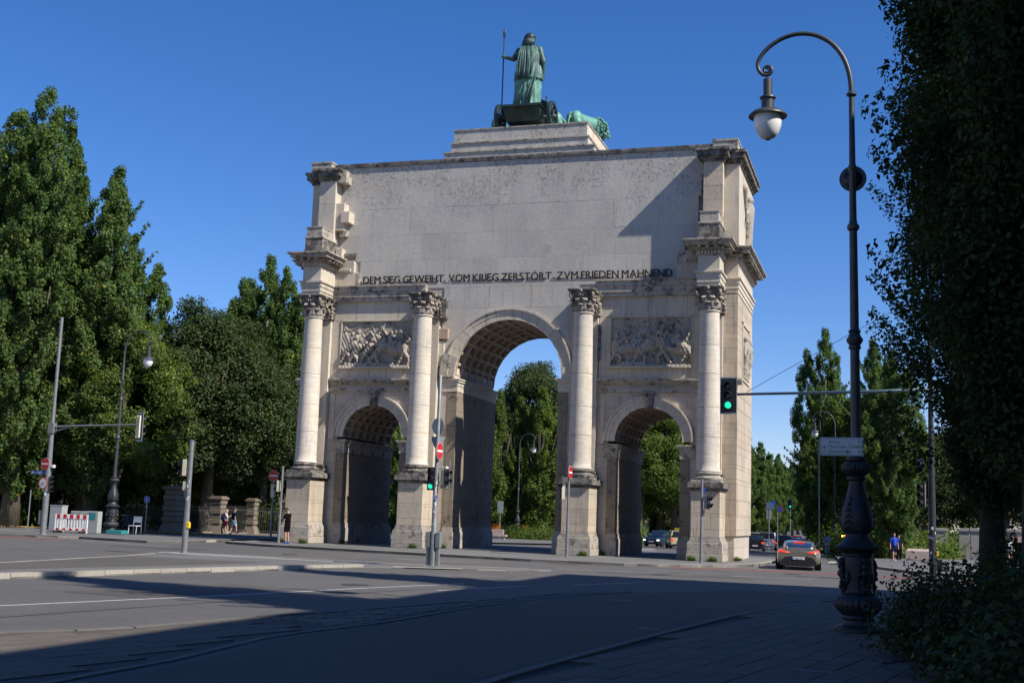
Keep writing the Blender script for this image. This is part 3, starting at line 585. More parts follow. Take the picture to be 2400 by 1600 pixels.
for cxp in (-10.78, -4.38, 4.38, 10.78):
    for back in (0, 1):
        yc = YC if not back else (YF+YB)-YC
        lo = (yc-.85, YF+.02) if not back else (YB-.02, yc+.85); sd = -1 if not back else 1
        def bx(b, h, z0, z1, bev=0):
            y0, y1 = (yc-h, YF+.02) if not back else (YB-.02, yc+h); b.box(cxp-h, cxp+h, y0, y1, z0, z1, bev)
        b = MB(); bx(b, .86, 0, .34, .015); b.build('pedestal_foot', PLINTH, ARCH)
        b = MB(); bx(b, .83, .345, .86, .02); b.build('pedestal_plinth', PLINTH, ARCH)
        b = MB(); [bx(b, h, z0, z1) for h, z0, z1 in ((.80, .862, .93), (.76, .93, .99), (.72, .99, 1.07), (.70, 1.07, 1.14))]; b.build('pedestal_moulding', PLINTH, ARCH)
        for z0, z1 in ((1.145, 2.1), (2.105, 3.3)): b = MB(); bx(b, .68, z0, z1, .008); b.build('pedestal_die', PIER, ARCH)
        b = MB(); [bx(b, h, z0, z1) for h, z0, z1 in ((.71, 3.305, 3.38), (.76, 3.38, 3.46), (.86, 3.46, 3.62), (.83, 3.62, 3.72))]; b.build('pedestal_cornice', CRUST, ARCH)
        b = MB(); b.box(cxp-.72, cxp+.72, yc-.72, yc+.72, 3.72, 3.84); b.lathe([(.72, 3.84), (.755, 3.89), (.76, 3.94), (.72, 3.99), (.66, 4.0), (.61, 4.03), (.6, 4.08), (.64, 4.1), (.665, 4.13), (.67, 4.17), (.64, 4.21), (.6, 4.22), (.585, 4.25)], cxp, yc, 32); b.build('column_base', CRUST if cxp != 10.78 else PLINTH, ARCH, 'auto')
        if back and cxp > -5: pass
        zs_ = [4.25, 5.9, 7.35, 9.0, 10.4, 12.05]
        def rr(z): t = (z-4.25)/7.8; return .575-.095*t**1.4
        for i in range(5):
            z0, z1 = zs_[i]+.006, zs_[i+1]-.006; pr = [(rr(z0)-.01, z0), (rr(z0), z0+.012)]+[(rr(z0+(z1-z0)*k/4), z0+(z1-z0)*k/4) for k in range(1, 4)]+[(rr(z1), z1-.012), (rr(z1)-.01, z1)]
            if i == 0: pr = [(rr(z0)+.04, z0), (rr(z0)+.035, z0+.05), (rr(z0), z0+.1)]+pr[2:]
            MB().lathe(pr, cxp, yc, 36).build('column_drum', SHAFT, ARCH, 'auto')
        MB().lathe([(.47, 12.03), (.53, 12.07), (.53, 12.12), (.5, 12.15)], cxp, yc, 32).build('astragal', STONEP, ARCH, True)
        capital(cxp, yc, 12.13, 13.3, .5, None)
    pilcap(cxp, YF-.3, 12.12, 13.3)
# ends of the entablature over the outer columns, and round the flank
def dentils(b, x0, x1, y, z0, z1, axis='x'):
    n = int(round((x1-x0)/.155)); st = (x1-x0)/n
    for i in range(n):
        a = x0+i*st+st*.2
        if axis == 'x': b.box(a, a+st*.6, y-.10, y+.02, z0, z1)
        else: b.box(y-.02, y+.10, a, a+st*.6, z0, z1)
ARCHI = ((13.3, 13.5, .0), (13.5, 13.74, .04), (13.74, 13.97, .08), (13.97, 14.06, .15)); CORNI = ((14.82, 14.88, .03), (15.1, 15.16, .12), (15.16, 15.24, .22), (15.30, 15.44, .56), (15.44, 15.50, .64), (15.50, 15.57, .72))
for s in (-1, 1):
    for back in (0, 1):
        f = (lambda y: y) if not back else (lambda y: YF+YB-y)
        def bx(b, x0, x1, y0, y1, z0, z1):
            x0, x1 = sorted((s*x0, s*x1)); y0, y1 = sorted((f(y0), f(y1))); b.box(x0, x1, y0, y1, z0, z1)
        b = MB()
        for z0, z1, p in ARCHI: bx(b, 10.25-p, 11.31+p, -2.09-p, YF, z0, z1)
        b.build('architrave', STONEP, ARCH)
        b = MB(); bx(b, 10.25, 11.31, -2.09, YF, 14.06, 14.86); b.build('frieze_block', STONEP, ARCH)
        b = MB()
        for z0, z1, p in CORNI: bx(b, 10.25-p, 11.31+p, -2.09-p, YF-.2, z0, z1)
        b.build('cornice', CORN, ARCH)
        b = MB(); bx(b, 10.27, 11.29, -2.07, YF, 14.86, 15.12)
        if not back: dentils(b, *sorted((s*10.22, s*11.34)), -2.09, 14.89, 15.08)
        o = b.build('dentil_band', STONEP, ARCH)
        if not back:
            b = MB(); dentils(b, -2.09, YF, s*11.31 if s > 0 else s*11.31-.08, 14.89, 15.08, 'y'); dentils(b, -2.09, YF, s*10.25 if s < 0 else s*10.25-.08, 14.89, 15.08, 'y'); stuff(b.build('dentils', STONEP, o))
            b = MB()
            for k in range(3): b.box(s*10.78-.52+k*.42, s*10.78-.36+k*.42, -2.55, -2.1, 15.16, 15.3)
            for k in range(4): sx_ = s*10.78; b.box(sx_+.53, sx_+.98, -2.0+k*.45, -1.84+k*.45, 15.16, 15.3); b.box(sx_-.98, sx_-.53, -2.0+k*.45, -1.84+k*.45, 15.16, 15.3)
            stuff(b.build('modillions', CORN, o))
            # little attic pedestal above
            b = MB(); bx(b, 10.22, 11.34, -2.1, YF, 15.57, 15.82); bx(b, 10.27, 11.29, -2.1, YF, 15.82, 16.46); b.build('attic_pedestal_base', CRUST, ARCH)
            b = MB(); bx(b, 10.22, 11.34, -2.14, YF, 16.46, 16.54); bx(b, 10.32, 11.24, -2.08, YF, 16.54, 17.04); bx(b, 10.29, 11.27, -2.12, YF, 17.04, 17.1); b.build('attic_pedestal', PLINTH, ARCH)
    # wall entablature stub and flank run
    b = MB(); x0, x1 = sorted((s*8.98, s*12.0)); 
    for z0, z1, p in ARCHI: b.box(min(s*10.2, s*(12.0+p)), max(s*10.2, s*(12.0+p)), YF-.05-p, YB+.05+p, z0, z1)
    b.build('flank_architrave', STONEP, ARCH)
    b = MB(); b.box(min(s*8.9, s*12.0), max(s*8.9, s*12.0), YF-.1, .1, 14.06, 14.84); b.box(min(s*11, s*12.0), max(s*11, s*12.0), .0, YB+.05, 14.06, 14.84); b.build('flank_frieze', STONEP, ARCH)
    b = MB(); b.box(min(s*9.15, s*12.0), max(s*9.15, s*12.0), YF-.12, .1, 14.84, 15.52); b.box(min(s*11, s*12.02), max(s*11, s*12.02), .0, YB+.07, 14.84, 15.12); b.build('cornice_core', STONEP, ARCH)
    b = MB(); q0, q1 = sorted((s*9.3, s*10.2)); dentils(b, q0, q1, YF-.12, 14.89, 15.08); q0, q1 = sorted((s*11.35, s*12.0)); dentils(b, q0, q1, YF-.12, 14.89, 15.08); dentils(b, YF, YB, s*12.02 if s > 0 else s*12.02-.08, 14.89, 15.08, 'y'); stuff(b.build('dentils', STONEP, ARCH))
    b = MB()
    for z0, z1, p in CORNI[1:]: b.box(min(s*10.6, s*(12.0+p)), max(s*10.6, s*(12.0+p)), YF-.1-p*.75, YB+.1+p*.75, z0, z1)
    b.build('flank_cornice', CORN, ARCH)
    b = MB()
    for k in range(15): y = YF+.1+k*.44; b.box(*sorted((s*12.0, s*12.5)), y, y+.18, 15.16, 15.3)
    stuff(b.build('modillions', CRUST, ARCH))
    # attic: blocking course, corner pier, pilaster, cornice, cap
    b = MB(); b.box(*sorted((s*9.12, s*12.0)), YF-.02, .1, 15.52, 15.95) if s < 0 else b.box(9.04, 12.0, YF-.05, .1, 15.52, 15.78); b.build('blocking_course', CRUST, ARCH)
    MB().box(*sorted((s*11.26, s*12.0)), YF+.05, YB-.3, 15.57, 20.02).build('attic_pier', STONEP, ARCH)
    for z0, z1 in ((15.8, 17.3), (17.31, 18.7), (18.71, 20.0)): MB().box(*sorted((s*10.28, s*11.25)), -.8, .05, z0, z1, .006).build('attic_pilaster', PIER if s > 0 else STONEP, ARCH)
    b = MB()
    for z0, z1, p in ((20.0, 20.12, .08), (20.12, 20.24, .16), (20.24, 20.52, .30), (20.52, 20.66, .38)):
        b.box(*sorted((s*(10.28-p), s*(11.25+p))), -.8-p, .06, z0, z1); b.box(*sorted((s*(11.3), s*(12.0+p))), YF+.05-p, YB-.3+p, z0, z1)
    b.build('attic_cornice', CRUST, ARCH)
    b = MB(); b.box(*sorted((s*10.7, s*11.95)), -.62, YB-.5, 20.66, 21.1); b.box(*sorted((s*10.66, s*11.99)), -.66, YB-.46, 21.1, 21.2); b.build('attic_cap', CORN, ARCH)
    # flank niche figure and relief panel
    b = MB(); x = s*12.0; b.box(*sorted((s*11.98, s*12.06)), 1.6, 1.78, 9.2, 12.1); b.box(*sorted((s*11.98, s*12.06)), 4.6, 4.78, 9.2, 12.1); b.box(*sorted((s*11.98, s*12.06)), 1.6, 4.78, 12.0, 12.15); b.box(*sorted((s*11.98, s*12.06)), 1.6, 4.78, 9.1, 9.2); b.build('panel_frame', STONEP, ARCH)
    b = MB()
    for (yy, zz) in ((2.4, 9.3), (3.2, 9.3), (4.0, 9.3)): b.limb((x, yy, zz), (x+s*.06, yy+.1, zz+.9), .14, .18); b.limb((x+s*.05, yy+.1, zz+.9), (x+s*.08, yy+.05, zz+1.6), .24, .26); b.ball((x+s*.12, yy+.05, zz+2.0), .19); b.limb((x+s*.1, yy-.15, zz+1.6), (x+s*.12, yy-.4, zz+1.1), .1, .08)
    b.build('flank_relief', RELF, ARCH, remesh=.06, sm=2)
    b = MB(); b.limb((x, 3.1, 16.2), (x+s*.1, 3.1, 17.6), .35, .28); b.limb((x+s*.05, 3.1, 17.4), (x+s*.1, 3.1, 18.4), .34, .36); b.ball((x+s*.18, 3.1, 18.85), .24); b.limb((x+s*.1, 2.8, 18.3), (x+s*.15, 2.4, 17.5), .13, .1); b.limb((x+s*.1, 3.4, 18.3), (x+s*.15, 3.9, 18.8), .13, .1); b.limb((x, 2.6, 18.0), (x+s*.02, 1.7, 19.2), .1, .22); b.limb((x, 3.6, 18.0), (x+s*.02, 4.5, 19.2), .1, .22)
    b.build('winged_figure', RELF, ARCH, remesh=.06, sm=2)
# smooth attic wall of large slabs, left around the inscription
rows = [(14.08, 15.5, 9), (15.5, 16.95, 8), (16.95, 18.45, 9), (18.45, 20.9, 8)]
for ri, (z0, z1, n) in enumerate(rows):
    xe = 8.88 if ri == 0 else (9.1 if ri == 1 else 10.27); x = -xe; ws = [random.uniform(.8, 1.25) for _ in range(n)]; k = 2*xe/sum(ws)
    for w_ in ws:
        x1 = x+w_*k; d = random.uniform(0, .008)
        MB().box(x+.003, x1-.003, -.02-d, .031, z0+.003, z1-.003).build('wall_slab', SLAB, ARCH); x = x1
for s in (-1, 1): MB().box(*sorted((s*9.1, s*10.27)), -.02, .031, 15.6, 16.945).build('wall_slab', SLAB, ARCH)
for z0, z1, x0 in ((16.0, 16.94, 9.98), (16.95, 18.44, 9.92), (18.45, 19.6, 10.05)): MB().box(x0, 10.275, -.032, .031, z0+.003, z1-.003).build('stained_slab', CRUST, ARCH)
# spandrel slabs over the main arch
for (x0, x1, z0, z1) in ((-3.75, -1.2, 12.75, 13.88), (-1.19, 1.2, 12.75, 13.88), (1.21, 3.75, 12.75, 13.88)): MB().box(x0+.003, x1-.003, YF-.02, YF+.031, z0, z1).build('wall_slab', SLAB, ARCH)
def spandrel(s):
    P = [(s*3.78, 12.74), (s*3.78, 9.6)]+[(s*3.56*cos(a), 9.15+3.56*sin(a)) for a in np.linspace(.13, PI/2, 16)]+[(0, 12.74)]
    if s > 0: P = P[::-1]
    MB().ext(P, YF-.02, YF+.031).build('spandrel_slab', SLAB, ARCH)
spandrel(-1); spandrel(1)
MB().box(-4.71, 4.71, YF-.01, .032, 13.89, 14.07).build('wall_slab', SLAB, ARCH)
# parapet coping
MB().box(-10.7, 10.7, -.1, 1.1, 20.93, 21.02).build('coping', CORN, ARCH); MB().box(-10.7, 10.7, -.15, 1.2, 21.02, 21.13).build('coping', CRUST, ARCH)
# toothed remains of the old masonry
for i, (x0, x1, y, z0, z1, m) in enumerate(((-10.28, -9.78, -.62, 17.2, 18.75, STONEP), (-9.9, -9.42, -.72, 17.62, 18.25, STONEP), (-10.1, -9.7, -.4, 16.9, 17.25, CORN), (-10.2, -9.7, -.75, 19.9, 20.6, CORN), (-10.2, -9.85, -.5, 15.6, 16.2, STONEP), (-8.95, -8.8, -.3, 14.06, 14.8, CORN),
    (-3.86, -3.5, -.5, 12.12, 13.25, CRUST), (-3.86, -3.38, -.42, 11.05, 11.62, mat('pink_brick', (.40, .29, .21), .9)), (-3.88, -3.6, -.35, 10.2, 10.95, STONEP), (-3.88, -3.5, -.4, 9.6, 10.2, PIER), (9.0, 9.3, -.35, 15.3, 15.76, CORN), (3.8, 3.92, -.4, 10.0, 11.6, CRUST), (4.9, 5.0, -.4, 9.9, 11.7, CRUST))):
    MB().box(x0, x1, y, .0 if z0 > 14 else YF, z0, z1, .015).build('masonry_fragment', m, ARCH)
# quadriga podium
POD = [(4.27, .2, 21.13, 21.52, .0), (4.33, .14, 21.52, 21.6, 1), (3.9, .3, 21.6, 22.06, 0), (3.96, .24, 22.06, 22.14, 1), (3.8, .42, 22.14, 22.86, 0), (3.85, .37, 22.86, 22.93, 1)]
for h, y, z0, z1, k in POD:
    if k: MB().box(-h, h, y, 6.3, z0, z1).build('podium_coping', CORN, ARCH); continue
    MB().box(-h+.05, h-.05, y+.05, 6.2, z0, z1).build('podium_core', STONEP, ARCH)
    x = -h; ws = [.35]+[random.uniform(1.2, 1.7) for _ in range(5)]+[.5]; kk = 2*h/sum(ws)
    for w_ in ws: MB().box(x+.005, x+w_*kk-.005, y, y+.06, z0, z1-.004).build('podium_slab', SLAB, ARCH); x += w_*kk
    for j in range(4): L = 5.8/4; MB().box(h-.04, h+.0, y+.07+j*L, y+.06+(j+1)*L-.01, z0, z1-.004).build('podium_slab', STONEP, ARCH)
# inscription
word = 'DEM SIEG GEWEIHT  VOM KRIEG ZERSTÖRT  ZVM FRIEDEN MAHNEND'
INK = mat('dark_metal_letters', (.02, .02, .022), .5, .5); objs = []; x = 0
for ch in word:
    if ch == ' ': x += .13; continue
    o = text(ch, .58, INK, ARCH, 'letter', extr=.026); xs = [v.co.x for v in o.data.vertices]; w_ = max(xs)-min(xs)
    for v in o.data.vertices: v.co.x -= min(xs)
    q = bmesh.new(); q.from_mesh(o.data); g_ = bmesh.ops.duplicate(q, geom=q.verts[:]+q.edges[:]+q.faces[:])
    for v in g_['geom']:
        if isinstance(v, bmesh.types.BMVert): v.co += Vector((.012, .006, .001))
    q.to_mesh(o.data); q.free()
    objs.append((o, x)); x += w_+.055
k = 17.3/x
for o, xx in objs: o.rotation_euler = (PI/2, 0, 0); o.location = (-8.62+xx*k, -.125, 14.22); o.scale = (k, 1, 1)
for i in range(24): MB().tube([(-8.4+i*.735, -.09, 14.25), (-8.4+i*.735, 0, 14.25)], .012, 5).build('letter_pin', INK, ARCH)
# battle reliefs, carved as a height field of limbs
def relief(x0, x1, z0, z1, y, seed, name):
    rg = np.random.default_rng(seed); nx, nz = 230, 145; X, Z = np.meshgrid(np.linspace(x0, x1, nx), np.linspace(z0, z1, nz)); H = np.zeros_like(X)
    def cap(ax, az, bx_, bz, ra, rb, h=0):
        d = np.array([bx_-ax, bz-az]); L2 = d@d+1e-9; t = np.clip(((X-ax)*d[0]+(Z-az)*d[1])/L2, 0, 1); r = ra+(rb-ra)*t; q = np.hypot(X-ax-d[0]*t, Z-az-d[1]*t)
        v = np.sqrt(np.maximum(0, r*r-q*q))*.8+(h+.05)*(q < r); np.maximum(H, v, out=H)
    def man(x, z, s, lean=0, f=1, arm=1., h=.04):
        hp = (x, z+.42*s); ch = (x+lean*.3*s, z+.72*s)
        cap(*hp, *ch, .11*s, .15*s, h); cap(ch[0]+lean*.06*s, ch[1]+.25*s, ch[0]+lean*.08*s, ch[1]+.29*s, .085*s, .075*s, h+.02)
        for g in (-1, 1):
            kx = x+g*.14*s+f*.06*s; cap(*hp, kx, z+.22*s, .085*s, .065*s, h); cap(kx, z+.22*s, kx-f*.08*s+g*.05*s, z, .06*s, .04*s, h)
        ex = ch[0]+f*.22*s; cap(ch[0]+f*.1*s, ch[1]+.08*s, ex, ch[1]+.1*s*arm, .055*s, .045*s, h+.02); cap(ex, ch[1]+.1*s*arm, ex+f*.12*s, ch[1]+.32*s*arm, .045*s, .035*s, h+.02)
        cap(ch[0]-f*.1*s, ch[1]+.06*s, ch[0]-f*.26*s, ch[1]-.12*s, .055*s, .035*s, h)
        if rg.random() < .6: a = rg.uniform(.3, 1.2); cap(ex+f*.1*s-.5*s*cos(a)*f, ch[1]+.3*s-.5*s*sin(a), ex+f*.1*s+.4*s*cos(a)*f, ch[1]+.3*s+.4*s*sin(a), .02, .02, h+.02)
    def horse(x, z, s, f=1, rear=.2, h=.03):
        bx0, bz0, bx1, bz1 = x-f*.35*s, z+.5*s, x+f*.3*s, z+.55*s+rear*s*.4; cap(bx0, bz0, bx1, bz1, .2*s, .19*s, h)
        nx_, nz_ = bx1+f*.28*s, bz1+.36*s; cap(bx1, bz1, nx_, nz_, .14*s, .08*s, h+.02); cap(nx_, nz_, nx_+f*.2*s, nz_-.12*s, .075*s, .045*s, h+.03)
        for (ax, az) in ((bx0, bz0), (bx0-f*.05*s, bz0)): k_ = rg.uniform(-.15, .15)*s; cap(ax, az, ax+k_-f*.1*s, z+.25*s, .1*s, .06*s, h); cap(ax+k_-f*.1*s, z+.25*s, ax+k_+f*.02*s, z, .05*s, .035*s, h)
        for q in (.1, .3): cap(bx1, bz1-.08*s, bx1+f*q*s, z+.35*s+rear*s*.3, .08*s, .05*s, h); cap(bx1+f*q*s, z+.35*s+rear*s*.3, bx1+f*(q-.1)*s, z+.12*s+rear*s*.3, .045*s, .03*s, h)
        cap(bx0, bz0+.1*s, bx0-f*.25*s, bz0-.25*s, .05*s, .03*s, h); man(x, z+.45*s, s*.72, .1*f, f, 1, h+.05)
    w = x1-x0
    hs_ = ((.2, 1, 1.35, .1), (.5, 1, 1.45, .5), (.83, -1, 1.4, .2)) if seed == 9 else ((.72, -1, 1.5, .35),)
    for u in np.linspace(.04, .97, 11): man(x0+w*u+rg.uniform(-.1, .1), z0+.25+rg.uniform(0, .45), rg.uniform(1.25, 1.6), rg.uniform(-1, 1), rg.choice([-1, 1]), rg.uniform(.3, 1.3), .0)
    for u in ((.1, .35, .6, .9) if seed == 9 else (.15, .9)): horse(x0+w*u, z0+.35, 1.3, rg.choice([-1, 1]), .3, .0)
    H *= .42
    for u, f, s, rz in hs_: horse(x0+w*u, z0+.12+rg.uniform(0, .15), s, f, rz, .0)
    for u in ((.06, .35, .66, .96) if seed == 9 else (.07, .2, .36, .52, .9)): man(x0+w*u+rg.uniform(-.06, .06), z0+.1+rg.uniform(0, .2), rg.uniform(1.3, 1.6), rg.uniform(-1.2, 1.2), rg.choice([-1, 1]), rg.uniform(.3, 1.3), .1)
    for _ in range(4): u = rg.uniform(.1, .9); cap(x0+w*u, z0+.12, x0+w*u+rg.uniform(.4, .8), z0+.18, .13, .09, .05); cap(x0+w*u-.2, z0+.2, x0+w*u-.15, z0+.22, .1, .09, .06)
    for _ in range(4): u = rg.uniform(.2, .85); cap(x0+w*u, z0+1.3, x0+w*u+.03, z0+1.35, .2, .2, .0)
    cap(x0+w*.5, z0+1.6, x0+w*.62, z1-.15, .1, .03, .02); cap(x0, z0+.02, x1, z0+.02, .1, .1, .1)
    H = H+.012*np.sin(X*31+Z*17)*(H > .02); H = np.minimum(H*1.05, .42); V = [(float(a), float(y-h), float(c)) for a, h, c in zip(X.ravel(), H.ravel(), Z.ravel())]
    F = [(j*nx+i, j*nx+i+1, (j+1)*nx+i+1, (j+1)*nx+i) for j in range(nz-1) for i in range(nx-1)]
    return MB().add(V, F).build(name, RELF, ARCH, True)
relief(-9.68, -5.54, 9.54, 12.1, YF+.018, 5, 'battle_relief'); relief(5.54, 9.68, 9.54, 12.1, YF+.018, 9, 'battle_relief')
for s in (-1, 1):
    b = MB(); x0, x1 = sorted((s*5.54, s*9.68))
    b.box(x0-.06, x0+.0, YF-.09, YF+.02, 9.5, 12.14); b.box(x1, x1+.06, YF-.09, YF+.02, 9.5, 12.14); b.box(x0-.06, x1+.06, YF-.09, YF+.02, 12.1, 12.16); b.box(x0, x1, YF-.3, YF+.02, 9.48, 9.55); b.build('relief_frame', STONEP, ARCH)
# ------------------------------------------------------------------ trees
def leaves(C, S, outw, seed, asp=.62, up=.35):
    rg = np.random.default_rng(seed); N = len(C); n = rg.normal(size=(N, 3))*.75+outw*.8; n[:, 2] += up; n /= np.linalg.norm(n, axis=1)[:, None]+1e-9
    a = np.cross(n, rg.normal(size=(N, 3))); a /= np.linalg.norm(a, axis=1)[:, None]+1e-9; b = np.cross(n, a); s = (S*rg.uniform(.6, 1.25, N))[:, None]
    fold = n*s*.16
    return np.stack([C-a*s*.5, C-b*s*.5*asp+fold, C+a*s*.5, C+b*s*.5*asp+fold], 1)
def poplar_mesh(name, H, Rd, n, size, seed, m, spires=3, base=.08, lumps=170, topr=.16, dens=1., ramp=4, cs=1., spurs=0):
    rg = np.random.default_rng(seed); cl = []; sp = []
    for k in range(spires):
        a = 2*PI*k/spires+rg.uniform(-.5, .5); r = Rd*(.0 if k == 0 else rg.uniform(.3, .62)); sp.append((r*cos(a), r*sin(a), H*(1 if k == 0 else (.98 if k == 1 and spires > 3 else rg.uniform(.8, .94)))))
    per = lumps//spires
    for (sx, sy, h) in sp:
        R0 = Rd*(1 if spires == 1 else .66)
        for _ in range(per):
            t = rg.uniform(base, 1)**.9; rad = R0*(topr+(1-topr)*min(1, (t-base)*ramp+.3)*(1-max(0, (t-.42)/.58)**1.7)); a = rg.uniform(0, 2*PI); q = rad*math.sqrt(rg.uniform(.12, 1))
            k = min(1, t*1.6); cl.append((sx*k+q*cos(a), sy*k+q*sin(a), t*h, .28+.35*rad/Rd*rg.uniform(.6, 1.2)))
    for _ in range(spurs):                 # shoots that leave the outline
        a = rg.uniform(0, 2*PI); t = rg.uniform(.15, .9); R1 = Rd*(1-max(0, (t-.42)/.58)**1.7)
        for k in range(6): q = R1*(.8+.10*k); cl.append((q*cos(a), q*sin(a), H*t+.28*k, .24-.025*k))
    cl = np.array(cl); cl[:, 3] *= cs; idx = rg.choice(len(cl), n, p=cl[:, 3]**2/np.sum(cl[:, 3]**2)); g = rg.normal(size=(n, 3)); g /= np.linalg.norm(g, axis=1)[:, None]; g *= (rg.uniform(0, 1, n)**.5)[:, None]*1.2
    C = cl[idx, :3]+g*cl[idx, 3:4]*np.array([1, 1, 1.7]); out = C.copy(); out[:, 2] = 0; out /= np.linalg.norm(out, axis=1)[:, None]+.3; out = out*.6+g*.7
    return fastquads(name, leaves(C, np.full(n, size), out, seed+1), m), sp
def broad_mesh(name, H, Rd, n, size, seed, m, zb=.2, lumps=150, flat=1.):
    rg = np.random.default_rng(seed); cl = []
    for i in range(lumps):
        d = rg.normal(size=3); d /= np.linalg.norm(d); d[2] = d[2] if d[2] > -.75 else -d[2]; q = rg.uniform(.45, 1)**.5*(1+.16*sin(d[0]*5+seed)+.12*sin(d[1]*7+seed*2)); c0 = H*(zb+(1-zb)*.5)
        cl.append((d[0]*Rd*q*.9, d[1]*Rd*q*.9, c0+d[2]*(H*(1-zb)*.5)*q*.92, rg.uniform(.07, .17)*Rd*1.25))
    cl = np.array(cl); idx = rg.choice(len(cl), n, p=cl[:, 3]**2/np.sum(cl[:, 3]**2)); g = rg.normal(size=(n, 3)); g /= np.linalg.norm(g, axis=1)[:, None]; g *= (rg.uniform(0, 1, n)**.4)[:, None]*1.15
    C = cl[idx, :3]+g*cl[idx, 3:4]*np.array([1.1, 1.1, .75*flat]); out = C-np.array([0, 0, H*.5]); out /= np.linalg.norm(out, axis=1)[:, None]+.3
    return fastquads(name, leaves(C, np.full(n, size), out*.5+g*.8, seed+1, up=.6), m), None
def trunk_mb(H, r, sp=None, broad=False, seed=0, Rd=3):
    rg = random.Random(seed); b = MB(); pts = [(rg.uniform(-.1, .1)*i*.3, rg.uniform(-.1, .1)*i*.3, H*.78*i/7) for i in range(8)]; b.tube(pts, [r*1.35, r]+[r*(1-.13*i) for i in range(1, 7)], 9)
    for i in range(9 if broad else 8):
        z0 = H*rg.uniform(.12 if not broad else .16, .5); a = rg.uniform(0, 2*PI); L = (Rd*.8) if broad else Rd*.5; zt = z0+(H*.28 if broad else H*.33)
        p = [(0, 0, z0), (cos(a)*L*.35, sin(a)*L*.35, z0+(zt-z0)*.3), (cos(a)*L*.75, sin(a)*L*.75, z0+(zt-z0)*.65), (cos(a)*L, sin(a)*L, zt)]; b.tube(p, [r*.45, r*.34, r*.2, r*.06], 6)
    return b
def make_tree(name, me_sp, H, r, label, group, loc, rz=0, broad=False, seed=0, Rd=3, cat='tree', sc=1):
    me, sp = me_sp; t = thing(name, label, cat, loc, rz, group, sc); c = bpy.data.objects.new('crown', me); COL.objects.link(c); c.parent = t; stuff(c)
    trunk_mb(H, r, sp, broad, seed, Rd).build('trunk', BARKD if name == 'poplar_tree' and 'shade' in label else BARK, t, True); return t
GP = 'tall poplars'
def put(src, px, y, label, group, sc=1., rz=None, z=None, dz=0):
    x = ax_(px, y); return clone(src, (x, y, gz(y)+.1+dz), random.uniform(0, 6.28) if rz is None else rz, label, group, sc)
MP1 = poplar_mesh('crown', 29.5, 5.0, 135000, .225, 21, LF[0], spires=5, base=.06, lumps=760, cs=.86, spurs=40)
MP2 = poplar_mesh('crown', 17, 2.1, 48000, .22, 33, LF[2], spires=2, base=.05, lumps=280, cs=.9, spurs=16)
MP3 = poplar_mesh('crown', 24.5, 3.7, 90000, .225, 45, LF[0], spires=3, base=.07, lumps=480, cs=.86, spurs=28)
MB1 = broad_mesh('crown', 14.5, 5.4, 85000, .21, 52, LF[1], zb=.10, lumps=420)
MB2 = broad_mesh('crown', 18, 5.6, 72000, .24, 63, LF[2], zb=.10, lumps=330)
MB3 = broad_mesh('crown', 17, 5.2, 42000, .30, 68, LF[4], zb=.14, lumps=260)
x = ax_(20, 6)
TP1 = make_tree('poplar_tree', MP1, 29.5, .5, 'tallest twin-topped poplar at the far left behind the signal mast', GP, (x, 6, 0), .4, seed=1)
x = ax_(205, 9); TP3 = make_tree('poplar_tree', MP3, 24.5, .42, 'pointed poplar to the right of the tallest twin-topped poplar', GP, (x, 9, 0), 1.2, seed=2)
put(TP3, 262, 14, 'fuller poplar filling the right flank of the left poplar group', GP, .86, 2.7); put(TP1, -95, 8, 'poplar cut by the left edge of the photo', GP, .94, 2.2)
put(TP3, 95, 13, 'poplar standing behind the left signal mast between two taller ones', GP, 1.13, .3)
TP2 = make_tree('poplar_tree', MP2, 17, .2, 'slender young poplar seen at the left side of the middle opening', 'slender poplars north of the arch', (ax_(1160, 75), 75, gz(75)), .7, seed=3)
put(TP2, 1212, 77, 'slender poplar just left of the lantern in the middle opening', 'slender poplars north of the arch', (1.15, 1.15, .96)); put(TP2, 1262, 76, 'slender poplar right of the lantern in the middle opening', 'slender poplars north of the arch', (1.3, 1.3, 1.02)); put(TP2, 1290, 78, 'slender poplar beside the right pier of the middle opening', 'slender poplars north of the arch', (1.2, 1.2, .9))
put(TP2, 1118, 73, 'slender poplar half hidden behind the left pier of the middle opening', 'slender poplars north of the arch', .95); put(TP2, 942, 72, 'slender poplar glimpsed through the left side opening', 'slender poplars north of the arch', 1.02)
TB1 = make_tree('chestnut_tree', MB1, 14.5, .4, 'broad dark green chestnut tree over the stone gate posts left of the arch', 'broad trees west of the arch', (ax_(480, 17), 17, gz(17)), 0, True, 4, 5, sc=1.12)
put(TB1, 610, 21, 'dark bushy tree just left of the outer column', 'broad trees west of the arch', .9); put(TB1, 340, 18, 'dark bushy tree behind the left street lamp', 'broad trees west of the arch', .95)
put(TB1, 250, 26, 'dark tree behind the left street lamp pole', 'broad trees west of the arch', .9); put(TB1, 720, 30, 'dark tree hidden behind the left pier', 'broad trees west of the arch', 1.1); put(TB1, 110, 30, 'dark tree in front of the cream building', 'broad trees west of the arch', .75)
TB2 = make_tree('lime_tree', MB2, 18, .38, 'tall bright green tree rising over the chestnut', 'broad trees west of the arch', (ax_(505, 27), 27, gz(27)), 0, True, 5, 5)
TP4 = put(TP3, 590, 26, 'feathery poplar left of the outer column capital', GP, .90); put(TP3, 640, 24, 'feathery poplar touching the main cornice on its left', GP, .84); put(TP3, 550, 30, 'poplar between the bright lime tree and the arch', GP, .86); put(TP3, 450, 36, 'poplar behind the chestnut crown', GP, .72)
